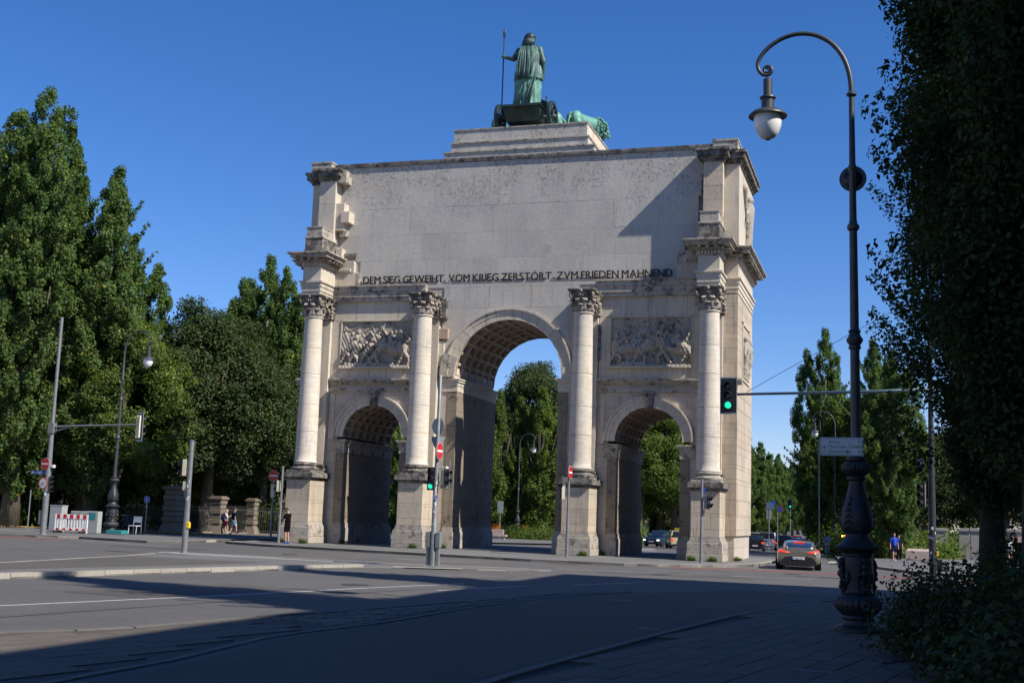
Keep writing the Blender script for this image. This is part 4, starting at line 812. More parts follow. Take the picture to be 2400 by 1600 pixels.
put(TB2, 260, 10, 'bright green tree with low branches beside the left street lamp', 'broad trees west of the arch', (.85, .85, .84)); put(TB2, 60, 12, 'bright green tree under the tall poplars', 'broad trees west of the arch', (.8, .8, .7)); put(TB2, 180, 11, 'bright green tree behind the red and white barrier', 'broad trees west of the arch', (.7, .7, .62))
TB3 = make_tree('lime_tree', MB3, 17, .35, 'tree turning brown between the left poplars and the chestnut', 'broad trees west of the arch', (ax_(385, 32), 32, gz(32)), 0, True, 6, 5, sc=.93)
for i, (px, y, s, kind) in enumerate(((-60, 45, 1.1, 0), (150, 55, 1.0, 1), (420, 60, .8, 0), (560, 58, 1.0, 1), (700, 62, 1.0, 0), (850, 85, 1.1, 1), (950, 100, 1.1, 0))):
    put((TB1, TB2)[kind], px, y, ('park tree far back at the left edge behind the cream building', 'park tree far back between the cream building and the brown tree', 'park tree far back behind the chestnut', 'park tree far back between the chestnut and the outer column', 'park tree far back behind the outer column', 'park tree showing behind the left side opening', 'farthest park tree behind the left pier of the arch')[i], 'background park trees', s)
# north of the arch
put(TB1, 1235, 98, 'large dark tree rising behind the slender poplars in the middle opening', 'broad trees north of the arch', (1.45, 1.45, 1.62)); put(TB3, 1160, 104, 'brown-green tree behind the slender poplars, left in the middle opening', 'broad trees north of the arch', (1.2, 1.2, 1.05)); put(TB3, 1290, 94, 'brown-green tree behind the slender poplars, right in the middle opening', 'broad trees north of the arch', (1.0, 1.0, 1.0))
put(TB2, 1500, 88, 'bright green tree behind the dark oncoming car in the right opening', 'broad trees north of the arch', (1.15, 1.15, 1.05)); put(TB2, 1580, 92, 'bright green tree above the taxi in the right opening', 'broad trees north of the arch', (1.2, 1.2, 1.05)); put(TB2, 1440, 96, 'bright green tree behind the left jamb of the right opening', 'broad trees north of the arch', (1.1, 1.1, 1.1)); put(TB1, 1630, 110, 'dark tree behind the right pier', 'broad trees north of the arch', (1.2, 1.2, 1.15)); put(TB1, 1380, 112, 'dark tree hidden by the inner right pier', 'broad trees north of the arch', (1.2, 1.2, 1.1))
for i, (px, y, s) in enumerate(((1690, 95, .70), (1732, 108, .70), (1758, 125, .71), (1780, 145, .72), (1802, 168, .74), (1822, 195, .76), (1840, 230, .80), (1856, 270, .85), (1870, 330, .93), (1884, 400, 1.0), (1898, 480, 1.1), (1915, 480, 1.1))):
    put(TP3, px, y, ('first', 'second', 'third', 'fourth', 'fifth', 'sixth', 'seventh', 'eighth', 'ninth', 'tenth', 'eleventh', 'twelfth')[i]+' tree counted from the arch in the receding avenue row', 'avenue trees in the receding row', (s*1.25, s*1.25, s*(.92 if i % 2 else .84)))
put(TP3, 1932, 50, 'tall slender poplar in the sky gap left of the big street lamp', GP, (.72, .72, .80)); put(TP3, 1905, 56, 'lower spur poplar left of the tall slender poplar', GP, (.55, .55, .56)); put(TP2, 1955, 46, 'small poplar at the foot of the tall slender poplar', GP, (1.1, 1.1, .75))
put(TP3, 2052, 36, 'poplar directly behind the big street lamp', GP, (.66, .66, .67)); put(TP3, 2095, 30, 'poplar half covered by the dark tree on the right', GP, (.65, .65, .6)); put(TP2, 2010, 44, 'poplar behind the cycle direction sign', GP, (1.4, 1.4, .8))
for i, (px, y, s) in enumerate(((2000, 90, .9), (2090, 70, .8), (2170, 60, .8), (2260, 62, .85), (2360, 60, .9), (2470, 60, .9), (1965, 130, .9))):
    put(TB1 if px % 3 else TB2, px, y, ('background tree just right of the advertising column', 'background tree behind the walker in bright blue', 'background tree left of the park entrance on the right', 'background tree above the park entrance on the right', 'background tree behind the shaded poplar trunk', 'background tree outside the right edge', 'farthest background tree behind the big lamp')[i], 'background trees on the right', s)
# foreground poplar in the shade and the shoots round its foot
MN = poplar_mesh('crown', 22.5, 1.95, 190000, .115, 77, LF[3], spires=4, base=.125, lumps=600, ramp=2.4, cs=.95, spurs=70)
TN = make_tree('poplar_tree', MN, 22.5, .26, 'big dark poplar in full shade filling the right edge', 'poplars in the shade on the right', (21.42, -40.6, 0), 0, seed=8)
put(TN, 2330, -30.4, 'second dark poplar behind the big shaded one', 'poplars in the shade on the right', (1.05, 1.05, .9), 2.1)
def shrub_mesh(seed, n, rx_, ry, rzz, size, m, lumps=60):
    rg = np.random.default_rng(seed); cl = rg.normal(size=(lumps, 3)); cl /= np.linalg.norm(cl, axis=1)[:, None]; cl[:, 2] = np.abs(cl[:, 2]); cl *= (rg.uniform(.3, 1, lumps)**.5)[:, None]; cl *= np.array([rx_, ry, rzz])
    idx = rg.integers(0, lumps, n); g = rg.normal(size=(n, 3))*.14*np.array([1, 1, 1.1]); C = cl[idx]+g*(rx_+rzz)*.8; C[:, 2] = np.abs(C[:, 2])+.03
    out = C/(np.linalg.norm(C, axis=1)[:, None]+.2); return fastquads('leaves', leaves(C, np.full(n, size), out, seed, .75, .7), m)
def shrub(name, label, cat, loc, mesh, group=None, sc=1, n=7, h=1.0):
    t = thing(name, label, cat, loc, random.uniform(0, 6) if sc != 1 else 0, group, 1); t.scale = sc if isinstance(sc, tuple) else (sc,)*3
    o = bpy.data.objects.new('leaves', mesh); COL.objects.link(o); o.parent = t; stuff(o); b = MB()
    for i in range(n): a = i*2.4; b.tube([(0.05*cos(a), .05*sin(a), 0), (.3*h*cos(a), .3*h*sin(a), .45*h), (.5*h*cos(a), .5*h*sin(a), .9*h)], [.02, .015, .006], 5)
    b.build('stems', BARK, t); return t
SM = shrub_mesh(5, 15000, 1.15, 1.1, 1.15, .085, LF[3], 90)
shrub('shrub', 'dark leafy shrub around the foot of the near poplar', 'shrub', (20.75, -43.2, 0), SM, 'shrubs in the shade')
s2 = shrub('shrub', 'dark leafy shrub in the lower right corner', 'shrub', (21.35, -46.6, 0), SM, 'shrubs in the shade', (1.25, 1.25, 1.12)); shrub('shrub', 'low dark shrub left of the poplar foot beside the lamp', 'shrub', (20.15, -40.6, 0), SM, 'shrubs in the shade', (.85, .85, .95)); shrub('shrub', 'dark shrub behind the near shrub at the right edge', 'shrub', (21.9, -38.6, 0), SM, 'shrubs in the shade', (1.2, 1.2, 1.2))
HM = shrub_mesh(6, 9000, 3.2, .9, .8, .15, LF[2], 90)
for px, y, l, sc in ((1225, 72, 'low flowering hedge under the poplars in the middle opening', (1.1, 1, 1)), (1290, 73, 'low hedge beside the right pier in the middle opening', (1, 1, 1)), (1478, 66, 'pale flowering bush left of the dark car in the right opening', (.45, 1.1, 1.9))):
    shrub('hedge', l, 'hedge', (ax_(px, y), y, gz(y)), HM, 'low hedges north of the arch', sc)
for px, y, l, sc in ((-10, 7.5, 'bright bush under the far left poplars', (.8, 1.6, 3.2)), (30, 9, 'leafy bush left of the poplar trunk', (.7, 1.4, 4.0)), (600, 21.5, 'ivy covered hedge behind the iron railing', (1.4, 1, 2.0)), (680, 21, 'hedge behind the railing beside the left pier', (1, 1, 1.7)), (250, 16, 'dark hedge behind the utility cabinets', (1.8, 1, 2.4)), (400, 20, 'dark hedge beneath the chestnut', (1.8, 1, 3.0)), (1990, 40, 'low hedge behind the big lamp foot', (1.3, 1, 1.6)), (2110, 33, 'low hedge behind the right hand signal', (1.5, 1, 1.3)), (2230, 45, 'hedge between the grey posts', (1.5, 1, 1.5))):
    shrub('hedge', l, 'hedge', (ax_(px, y), y, gz(y)+.1), HM, 'hedges and bushes', sc)
for i, (px, y, sc) in enumerate(((1470, 118, (3, 1, 5)), (1540, 122, (3, 1, 5)), (1610, 120, (3, 1, 5)), (940, 110, (3, 1, 5)), (1180, 118, (3, 1, 5)), (1270, 118, (3, 1, 5)))): shrub('hedge', ('tall far hedge left of the dark oncoming car', 'tall far hedge behind the dark oncoming car', 'tall far hedge behind the taxi', 'tall far hedge seen through the left opening', 'tall far hedge behind the bench', 'tall far hedge behind the lamp in the middle opening')[i], 'hedge', (ax_(px, y), y, gz(y)), HM, 'far hedges', sc)
put(TB1, 1545, 108, 'dark tree far back between the trunks in the right opening', 'broad trees north of the arch', (1.3, 1.3, .9)); put(TB1, 1490, 112, 'dark tree far back left in the right opening', 'broad trees north of the arch', (1.3, 1.3, .85))
put(TB2, 430, 22, 'bright green tree above the left street lamp', 'broad trees west of the arch', (.95, .95, .86))
# weeds along the foot of the arch
WM = shrub_mesh(9, 500, .3, .12, .13, .06, LF[2], 12)
for i, (x, y) in enumerate(((-10.2, -2.55), (-11.4, -2.55), (-4.0, -2.5), (-3.2, -.35), (4.9, -2.5), (5.3, -.4), (10.2, -2.55), (11.2, -2.5), (12.1, -.4), (-8.9, -.4))):
    o = bpy.data.objects.new('weed_tuft', WM); COL.objects.link(o); o.location = (x, y, 0); tag(o, 'small green weed tuft growing at the foot of a pedestal', 'weeds', 'weed tufts along the arch foot'); stuff(o)
# fallen leaves on the verge
rg = np.random.default_rng(3); n = 5000; C = np.stack([rg.uniform(-45, -21, n), rg.uniform(5, 9.5, n), np.zeros(n)], 1); C[:, 2] = [gz(y)+.125+.012 for y in C[:, 1]]; up_ = np.tile([0, 0, 1.], (n, 1))
o = bpy.data.objects.new('fallen_leaves', fastquads('fallen_leaves', leaves(C, np.full(n, .13), up_*2, 4), mat('dry_leaf', (.38, .24, .07), .8, var=.4, vs=3))); COL.objects.link(o); tag(o, 'yellow fallen leaves scattered along the verge on the left', 'fallen leaves'); stuff(o)
C = np.stack([rg.uniform(-2, 8, 60), rg.uniform(-34, -17, 60), np.full(60, -.1)], 1)
# ------------------------------------------------------------------ buildings
def facade(t, x0, x1, z0, z1, y, nx, nz, ww, wh, wm, m, gm=None, axis='x', sgn=-1, names=('window', 'pane')):
    dx = (x1-x0)/nx; dz = (z1-z0)/nz
    for i in range(nx):
        for j in range(nz):
            cx = x0+(i+.5)*dx; cz = z0+(j+.5)*dz; b = MB(); p = MB(); fr = .1
            def bx(B, a0, a1, w0, w1, c0, c1):
                if axis == 'x': B.box(a0, a1, *sorted((y+sgn*w0, y+sgn*w1)), c0, c1)
                else: B.box(*sorted((y+sgn*w0, y+sgn*w1)), a0, a1, c0, c1)
            for (a0, a1, c0, c1) in ((cx-ww/2-.12, cx-ww/2, cz-wh/2, cz+wh/2), (cx+ww/2, cx+ww/2+.12, cz-wh/2, cz+wh/2), (cx-ww/2-.2, cx+ww/2+.2, cz+wh/2, cz+wh/2+.2), (cx-ww/2-.15, cx+ww/2+.15, cz-wh/2-.14, cz-wh/2), (cx-.04, cx+.04, cz-wh/2, cz+wh/2), (cx-ww/2, cx+ww/2, cz+wh*.18, cz+wh*.18+.07)): bx(b, a0, a1, .0, .12, c0, c1)
            w = b.build('window', m, t); bx(p, cx-ww/2, cx+ww/2, .01, .03, cz-wh/2, cz+wh/2); p.build('pane', GLS, w)
PLAS = mat('cream_plaster', (.62, .57, .46), .9, var=.1, vs=1.5); PLAS2 = mat('ochre_plaster', (.42, .33, .2), .9, var=.1, vs=.8); ROOF = mat('grey_roof', (.12, .13, .15), .6, var=.2, vs=3); PINK = mat('pink_plaster', (.48, .25, .19), .9, var=.15, vs=2); TRIM = mat('pale_trim', (.6, .58, .52), .8)
t = thing('apartment_house', 'cream apartment house with grey roof glimpsed through the left poplars', 'building', (ax_(335, 34)-9.9, 34, gz(34)))
MB().box(-14, 9.5, 0, 14, 0, 19).build('wall', PLAS, t); b = MB(); b.box(-14.4, 9.9, -.4, 14.4, 19, 19.35); b.build('eaves', TRIM, t); t.location.x -= 4.3; t.location.z -= 2.2
b = MB(); b.add([(-14.2, -.2, 19.35), (9.7, -.2, 19.35), (9.7, 14.2, 19.35), (-14.2, 14.2, 19.35), (-10, 4, 23.0), (6, 4, 23.0), (6, 10, 23.0), (-10, 10, 23.0)], [(0, 1, 5, 4), (1, 2, 6, 5), (2, 3, 7, 6), (3, 0, 4, 7), (4, 5, 6, 7)]); b.build('roof', ROOF, t)
facade(t, -13, 9, 1.5, 18.5, 0, 7, 5, 1.2, 2.0, None, TRIM); facade(t, 1, 13, 1.5, 18.5, 9.5, 4, 5, 1.1, 2.0, None, TRIM, axis='y', sgn=1)
t = thing('garden_house', 'low pink garden house with pale upper band behind the left signal mast', 'building', (-37, 19, gz(19)))
MB().box(-6.5, 5, 0, 5, 0, 2.7).build('wall', PINK, t); b = MB(); b.box(-6.6, 5.1, -.1, 5.1, 2.7, 2.95); b.box(-6.4, 4.9, .05, 4.9, 2.95, 4.6); b.build('upper_band', PLAS, t); MB().box(-6.8, 5.3, -.3, 5.3, 4.6, 4.8).build('roof', ROOF, t)
for i in range(10):
    for j in range(8): 
        if j*.33 < 2.4: MB().box(-6.4+i*1.13, -6.4+i*1.13+1.09, -.03, .0, .1+j*.33, .1+j*.33+.3).build('stone_course', PINK, t)
for i in range(3):
    w = MB().box(-5+i*3.4, -3.9+i*3.4, -.07, .01, .9, 2.3).build('window', TRIM, t); MB().box(-4.9+i*3.4, -4.0+i*3.4, -.085, -.071, 1.0, 2.2).build('pane', GLS, w)
t = thing('university_building', 'long ochre building on the right outside the frame that shades the foreground', 'building', (30.4, -25.4, 0))
MB().box(0, 16, -80, 0, -.2, 20.6).build('wall', PLAS2, t); MB().box(-.45, 16.4, -80.4, .45, 20.6, 21.25).build('eaves', TRIM, t)
b = MB(); b.add([(-.3, -80.3, 21.25), (16.3, -80.3, 21.25), (16.3, .3, 21.25), (-.3, .3, 21.25), (6, -74, 24.2), (10, -74, 24.2), (10, -6, 24.2), (6, -6, 24.2)], [(0, 1, 5, 4), (1, 2, 6, 5), (2, 3, 7, 6), (3, 0, 4, 7), (4, 5, 6, 7)]); b.build('roof', ROOF, t)
facade(t, -79, -1, 1.2, 20, 0, 16, 3, 1.9, 3.6, None, TRIM, axis='y', sgn=-1)

t = thing('ministry_building', 'long pale building across the boulevard to the left, outside the frame', 'building', (-46, -24, 0))
MB().box(-16, 0, -90, 0, -.2, 20).build('wall', PLAS2, t); MB().box(-16.4, .45, -90.4, .45, 20, 20.7).build('eaves', TRIM, t)
facade(t, -88, -2, 1.2, 19, 0, 16, 3, 1.9, 3.6, None, TRIM, axis='y', sgn=1)

# ------------------------------------------------------------------ bronze group on the podium
st = thing('bronze_statue', 'green bronze robed woman with long spear standing in the chariot on the arch', 'statue', (-.02, 1.75, 24.23)); st.scale = (1.16, 1.05, 1.075)
def robe(b, secs, nf, amp, n=72, ph=0., tw=.0, f2=.5):
    P = []; F = []; z0 = secs[0][0]; z1 = secs[-1][0]; zs = np.linspace(z0, z1, 26)
    A = np.array(secs)
    for z in zs:
        cx, cy, rx_, ry_ = [np.interp(z, A[:, 0], A[:, k]) for k in (1, 2, 3, 4)]; am = amp*np.interp(z, A[:, 0], A[:, 5])
        for i in range(n):
            a = 2*PI*i/n; u = a+tw*(z-z0); k = 1+am*(abs(sin(nf*.5*u+ph))**.6*2-1.2)+am*f2*sin(u*nf*1.7+z*2+ph); P.append((cx+rx_*k*cos(a), cy+ry_*k*sin(a), z))
    for j in range(25):
        for i in range(n): F.append((j*n+i, j*n+(i+1) % n, (j+1)*n+(i+1) % n, (j+1)*n+i))
    F += [tuple(range(n-1, -1, -1)), tuple(25*n+i for i in range(n))]; return b.add(P, F)
b = MB(); robe(b, [(.02, -.05, 0, .66, .5, 1), (.5, -.03, 0, .63, .47, 1.1), (1.2, 0, 0, .62, .45, 1), (1.9, .0, 0, .66, .45, .7), (2.25, 0, 0, .60, .4, .5)], 15, .085, tw=.18); b.build('skirt', BRONL, st, True)
b = MB(); robe(b, [(1.62, .02, -.01, .70, .50, 1), (2.0, .02, 0, .70, .48, .8), (2.5, .02, 0, .58, .42, .6), (3.0, .0, 0, .62, .42, .6), (3.35, -.02, 0, .58, .36, .5), (3.52, -.02, 0, .36, .26, .3)], 13, .06, tw=-.35, ph=.6)
b.build('mantle', BRON, st, True)
b = MB()
rr = random.Random(2)
for i in range(6):          # heavy vertical folds of the cloak falling down the back
    x0 = -.44+i*.13+rr.uniform(-.03, .03); pts = [(x0*.6-.05, -.36, 3.42), (x0*.85-.03, -.47, 3.0), (x0-.02, -.50, 2.5), (x0-.04, -.53, 2.0), (x0-.05, -.54, 1.55+.05*(i % 2))]; b.tube(pts, [.03, .04+.03*rr.random(), .04+.04*rr.random(), .05+.04*rr.random(), .03], 7)
for i in range(4): pts = [(.45, -.25, 3.35-.05*i), (.25, -.42, 3.0-.16*i), (-.05+.1*i, -.5, 2.55-.22*i)]; b.tube(pts, [.03, .05, .03], 7)
for i in range(4): x_ = rr.uniform(-.08, .08); pts = [(.5-.16*i+x_, -.41, 1.7), (.34-.2*i+x_, -.49, .9), (.22-.24*i+x_*2, -.52, .12)]; b.tube(pts, [.02, .03+.04*rr.random(), .05], 7)
b.build('cloak_folds', BRON, st, True)
b = MB(); b.limb((-.02, 0, 3.45), (0, .02, 3.68), .15, .13); b.ball((.03, .02, 3.9), (.24, .28, .30), 16, 10); b.ball((.10, .25, 3.86), (.08, .08, .1))
b.limb((-.5, 0, 3.3), (-.72, -.18, 2.82), .19, .14); b.limb((-.72, -.18, 2.82), (-1.2, -.12, 2.98), .13, .085); b.ball((-1.26, -.1, 3.02), (.1, .1, .12))
for i in range(4): b.tube([(-1.2, -.17, 2.95+i*.045), (-1.3, -.2, 2.96+i*.045), (-1.36, -.1, 2.97+i*.045), (-1.3, -.02, 2.97+i*.045)], .025, 6)
b.limb((.5, 0, 3.3), (.72, -.02, 2.6), .2, .16); b.limb((.72, -.02, 2.6), (.68, .2, 1.95), .15, .1); b.ball((.66, .25, 1.85), (.09, .12, .12))
b.build('body', BRON, st, remesh=.035, sm=2)
b = MB(); b.ball((.02, -.02, 3.95), (.28, .31, .29), 16, 10)
for i in range(16): a = PI+PI*i/15; b.tube([(.02+.22*cos(a), .24*sin(a), 3.95), (-.03+.26*cos(a), .26*sin(a)-.05, 3.68), (-.08+.28*cos(a)+.03*sin(i*3), .26*sin(a)-.1, 3.4+.05*sin(i*2))], [.07, .06, .035], 6)
b.tube([(.02+.285*cos(a), .3*sin(a), 4.0+.03*sin(a)) for a in np.linspace(0, 2*PI, 20)], .028, 6); b.build('hair', BROND, st, True)
b = MB(); b.tube([(-1.27, -.1, .05), (-1.27, -.1, 4.1)], .032, 8); b.lathe([(.02, 4.07), (.07, 4.15), (.05, 4.27), (.075, 4.33), (.05, 4.43), (.01, 4.6)], -1.27, -.1, 10); b.build('spear', BROND, st, True)
b = MB(); b.ball((.2, -.42, .1), (.12, .28, .1)); b.ball((-.3, .35, .1), (.12, .25, .1)); b.build('foot', BRONL, st, True)
ch = thing('bronze_chariot', 'dark bronze two wheeled chariot seen from below on the podium', 'chariot', (-.02, 1.6, 22.93))
b = MB(); b.box(-1.12, 1.12, -1.05, 1.15, 1.2, 1.28, .02); b.box(-1.16, 1.16, -1.1, -1.02, 1.18, 1.32, .01); b.build('floor', BROND, ch)
b = MB(); b.add([(-1.02, -.9, 1.2), (1.02, -.9, 1.2), (1.02, 1.0, 1.2), (-1.02, 1.0, 1.2), (-.97, -.55, .5), (.97, -.55, .5), (.9, .8, .35), (-.9, .8, .35)], [(0, 1, 5, 4), (1, 2, 6, 5), (2, 3, 7, 6), (3, 0, 4, 7), (4, 5, 6, 7)]); b.build('tub', BROND, ch)
b = MB(); A = np.linspace(-.15*PI, 1.15*PI, 20); V = []; F = []
for i, a in enumerate(A):
    h = 1.28+1.1*max(0, sin(a))**.5*(.75+.25*sin(a)); V += [(1.08*cos(a), .35+.85*sin(a), 1.28), (1.14*cos(a), .35+.92*sin(a), h), (1.06*cos(a), .35+.84*sin(a), h), (1.02*cos(a), .35+.8*sin(a), 1.28)]
for i in range(19):
    for k in range(4): F.append((4*i+k, 4*i+4+k, 4*i+4+(k+1) % 4, 4*i+(k+1) % 4))
b.add(V, F); b.build('front_rail', BROND, ch, 'auto')
b = MB(); b.tube([(.9, .9, 2.2), (1.0, .6, 2.0), (1.1, .1, 2.05), (1.2, -.1, 1.6)], .045, 6); b.tube([(-1.75, 0, .84), (1.75, 0, .84)], .09, 8); b.tube([(0, .8, .8), (0, 4.2, .95)], .09, 8); b.tube([(-.5, .2, 0), (-.5, .2, .8)], .08, 8); b.tube([(.5, .2, 0), (.5, .2, .8)], .08, 8); b.build('axle_and_pole', BROND, ch, True)
for s in (-1, 1):
    b = MB()
    def xr(p): return Vector((s*1.52+p.z, p.x, .84+p.y))
    w = MB().lathe([(.66, -.09), (.84, -.1), (.86, -.06), (.86, .06), (.84, .1), (.66, .09), (.66, -.09)], n=36, cap=False).mapped(xr); o = w.build('wheel', BROND, ch, 'auto')
    h = MB().lathe([(.05, -.16), (.15, -.14), (.17, 0), (.15, .14), (.05, .2)], n=16).mapped(xr); h.build('hub', BROND, o, True)
    for k in range(8): a = k*PI/4+.2; MB().tube([(s*1.52, .14*cos(a), .84+.14*sin(a)), (s*1.52, .42*cos(a), .84+.42*sin(a)), (s*1.52, .68*cos(a), .84+.68*sin(a))], [.055, .04, .06], 8).build('spoke', BROND, o, True)
def lion(x, y, rz, label, hd=0., sc=1.):
    t = thing('bronze_lion', label, 'lion statue', (x, y, 22.93), rz, 'lions harnessed to the chariot', sc); b = MB()
    b.limb((0, -.9, 1.15), (0, .5, 1.2), .42, .44, 12); b.ball((-.16, -1.05, 1.15), (.3, .42, .48)); b.ball((.16, -1.05, 1.15), (.3, .42, .48))
    for s in (-1, 1):
        b.limb((s*.24, -1.1, .95), (s*.27, -.8, .62), .25, .16); b.limb((s*.27, -.8, .62), (s*.27, -1.15, .36), .13, .09); b.limb((s*.27, -1.15, .36), (s*.27, -1.0, .08), .09, .1); b.ball((s*.27, -.9, .08), (.13, .2, .09))
        f = .35 if s > 0 else -.05; b.limb((s*.25, .6, 1.1), (s*.27, .65+f*.5, .6), .24, .13); b.limb((s*.27, .65+f*.5, .6), (s*.27, .7+f, .1), .12, .1); b.ball((s*.27, .82+f, .09), (.13, .2, .09))
    b.limb((0, .6, 1.2), (hd, 1.15, 1.05), .4, .3); b.ball((hd, 1.3, .98), (.27, .3, .27)); b.limb((hd, 1.45, .92), (hd, 1.68, .84), .17, .13)
    b.tube([(0, -1.45, 1.25), (.1, -1.7, .9), (.15, -1.75, .5), (.2, -1.9, .35)], [.07, .05, .05, .08], 8); b.build('body', BRONL, t, remesh=.045, sm=2)
    m = MB(); rr = random.Random(int(x*10)+50); m.ball((hd*.5, .85, 1.12), (.42, .5, .46), 14, 9)
    for i in range(260):
        a = rr.uniform(0, 2*PI); q = rr.uniform(.0, 1); r_ = .30+.24*sin(q*PI)*rr.uniform(.6, 1); c = Vector((hd*q+r_*cos(a), .45+.8*q, 1.22-.25*q+r_*sin(a)*1.05)); d = Vector((cos(a)*.5, -.3, sin(a)*.5-.35))
        m.tube([c, c+d*.10, c+d*.2+Vector((rr.uniform(-.06, .06), 0, rr.uniform(-.05, .03)))], [.09, .07, .03], 5)
    m.build('mane', BRONL, t, True); return t
lion(-2.35, 4.5, .12, 'outer lion on the left, only its flank showing past the chariot wheel'); lion(-.85, 4.7, .03, 'inner left lion hidden behind the chariot'); lion(1.25, 4.3, -.05, 'inner right lion, rump showing right beside the wheel')
lion(2.75, 4.4, -.42, 'outer right lion with curly mane hanging past the podium edge', .25, 1.05)

# ------------------------------------------------------------------ street lamps
def lobe(n, d, z0, z1): return lambda a, z: 1+(d*(abs(cos(n*a*.5))-.5) if z0 <= z <= z1 else 0)
LG = 'street lamps with curved necks'
L = thing('street_lamp', 'big dark cast iron street lamp with swan neck arm in the right foreground', 'street lamp', (18.62, -36.5, -.06), 0, LG, 1.0); L.rotation_euler = (0, -.008, 0)
b = MB(); b.lathe([(.46, 0), (.46, .05), (.40, .09), (.31, .12), (.28, .2), (.32, .24), (.30, .29)], n=32); b.build('base', IROND, L, 'auto')
b = MB(); b.lathe([(.29, .29), (.36, .36), (.42, .46), (.42, .54), (.37, .62), (.31, .68), (.33, .71)], n=72, fl=lobe(24, .10, .3, .62)); b.build('lobed_bowl', IROND, L, 'auto')
b = MB(); b.lathe([(.29, .71), (.27, .76), (.285, .95), (.29, 1.15), (.285, 1.3), (.27, 1.38), (.30, 1.4), (.30, 1.43), (.28, 1.45)], n=36); b.build('drum', IROND, L, 'auto')
b = MB(); rr = random.Random(4)
for k in range(4):
    a = k*PI/2+.4
    for i in range(16): t = i/15; z = .74+t*.58; w = .12*sin(t*PI)+.03; q = .285+.04*rr.random(); u = a+rr.uniform(-w, w)/.33; b.ball((q*cos(u), q*sin(u), z), (.035+.03*rr.random(), .035+.03*rr.random(), .045), 7, 5)
    b.ball((.335*cos(a), .335*sin(a), 1.2), (.055, .055, .07)); b.ball((.32*cos(a), .32*sin(a), 1.06), (.07, .07, .09)); b.ball((.30*cos(a+.55), .30*sin(a+.55), 1.0), (.05, .05, .12))
    for g in (-1, 1): b.tube([(.29*cos(a+g*x_), .29*sin(a+g*x_), z_) for x_, z_ in ((0, .8), (.25, .78), (.42, .9), (.35, 1.05), (.2, 1.0))], [.02, .025, .03, .02, .012], 6)
b.build('figure_reliefs', IROND, L, True)
b = MB(); b.lathe([(.29, 1.45), (.32, 1.48), (.41, 1.53), (.42, 1.56), (.40, 1.585), (.34, 1.6), (.27, 1.68), (.23, 1.75), (.215, 1.80)], n=40); b.build('plate', IROND, L, 'auto')
b = MB(); b.lathe([(.215, 1.80), (.26, 1.84), (.30, 1.95), (.31, 2.08), (.29, 2.22), (.235, 2.38), (.185, 2.55), (.15, 2.7), (.14, 2.8)], n=40); b.build('urn', IROND, L, 'auto')
b = MB()
for k in range(6):
    a0 = k*PI/3
    for i in range(6):
        t = i/5; z = 1.9+t*.55; q = np.interp(z, [1.8, 1.95, 2.08, 2.22, 2.38, 2.55], [.26, .30, .31, .29, .235, .185]); w = .1*(1-t)**.6+.01
        b.tube([((q-.005)*cos(a0-w/q), (q-.005)*sin(a0-w/q), z-.03), ((q+.02)*cos(a0), (q+.02)*sin(a0), z+.05), ((q-.005)*cos(a0+w/q), (q-.005)*sin(a0+w/q), z-.03)], [.01, .022, .01], 5)
b.build('urn_leaves', IROND, L, True)
b = MB(); b.lathe([(.14, 2.8), (.18, 2.83), (.18, 2.86), (.15, 2.89), (.23, 2.96), (.27, 3.02), (.27, 3.09), (.23, 3.15), (.16, 3.17), (.19, 3.2), (.19, 3.24), (.12, 3.28), (.10, 3.34)], n=72, fl=lobe(22, .09, 2.95, 3.13)); b.build('lobed_collar', IROND, L, 'auto')
b = MB(); b.lathe([(.098, 3.3), (.088, 5.3), (.092, 5.34), (.12, 5.36), (.12, 5.4), (.10, 5.42), (.155, 5.5), (.158, 5.55), (.12, 5.6), (.10, 5.66), (.125, 5.7), (.085, 5.74), (.075, 7.7), (.115, 7.74), (.12, 7.8), (.08, 7.86), (.07, 7.95), (.064, 8.9), (.09, 8.95), (.09, 9.0), (.062, 9.06), (.052, 10.45), (.1, 10.49), (.1, 10.52), (.06, 10.56)], n=24); b.build('pole', IRON, L, 'auto')
arm = [(0, 10.5), (-.01, 10.75), (-.05, 11.0), (-.13, 11.25), (-.26, 11.48), (-.45, 11.68), (-.72, 11.83), (-1.03, 11.88), (-1.33, 11.82), (-1.58, 11.68), (-1.76, 11.5), (-1.85, 11.32), (-1.83, 11.17), (-1.75, 11.07)]
def catmull(P, k=4):
    out = []
    for i in range(len(P)-1):
        p0, p1, p2, p3 = [np.array(P[min(max(j, 0), len(P)-1)]) for j in (i-1, i, i+1, i+2)]
        for q in range(k): t = q/k; out.append(tuple(.5*((2*p1)+(-p0+p2)*t+(2*p0-5*p1+4*p2-p3)*t*t+(-p0+3*p1-3*p2+p3)*t**3)))
    return out+[tuple(P[-1])]
arm = catmull(arm)
sp = [(-1.66+(.115-.1*i/22)*cos(-1.9+i*.5), 11.16+(.115-.1*i/22)*sin(-1.9+i*.5)) for i in range(22)]
b = MB(); b.tube([(x, 0, z) for x, z in arm+sp], [.055-.016*i/(len(arm)-1) for i in range(len(arm))]+[.036-.02*i/22 for i in range(22)], 10); b.build('arm', IRON, L, True)
b = MB(); b.tube([(-1.65, 0, 11.06), (-1.65, 0, 10.96)], .022, 8); b.lathe([(.03, 10.97), (.09, 10.96), (.09, 10.60), (.16, 10.58), (.165, 10.55), (.13, 10.53), (.13, 10.32), (.16, 10.30)], -1.65, 0, 24); b.build('lantern_stem', IRON, L, 'auto')
b = MB(); b.lathe([(.15, 10.31), (.3, 10.27), (.385, 10.19), (.39, 10.165), (.28, 10.2), (.1, 10.24)], -1.65, 0, 32, cap=False); b.build('lamp_shade', IRON, L, 'auto')
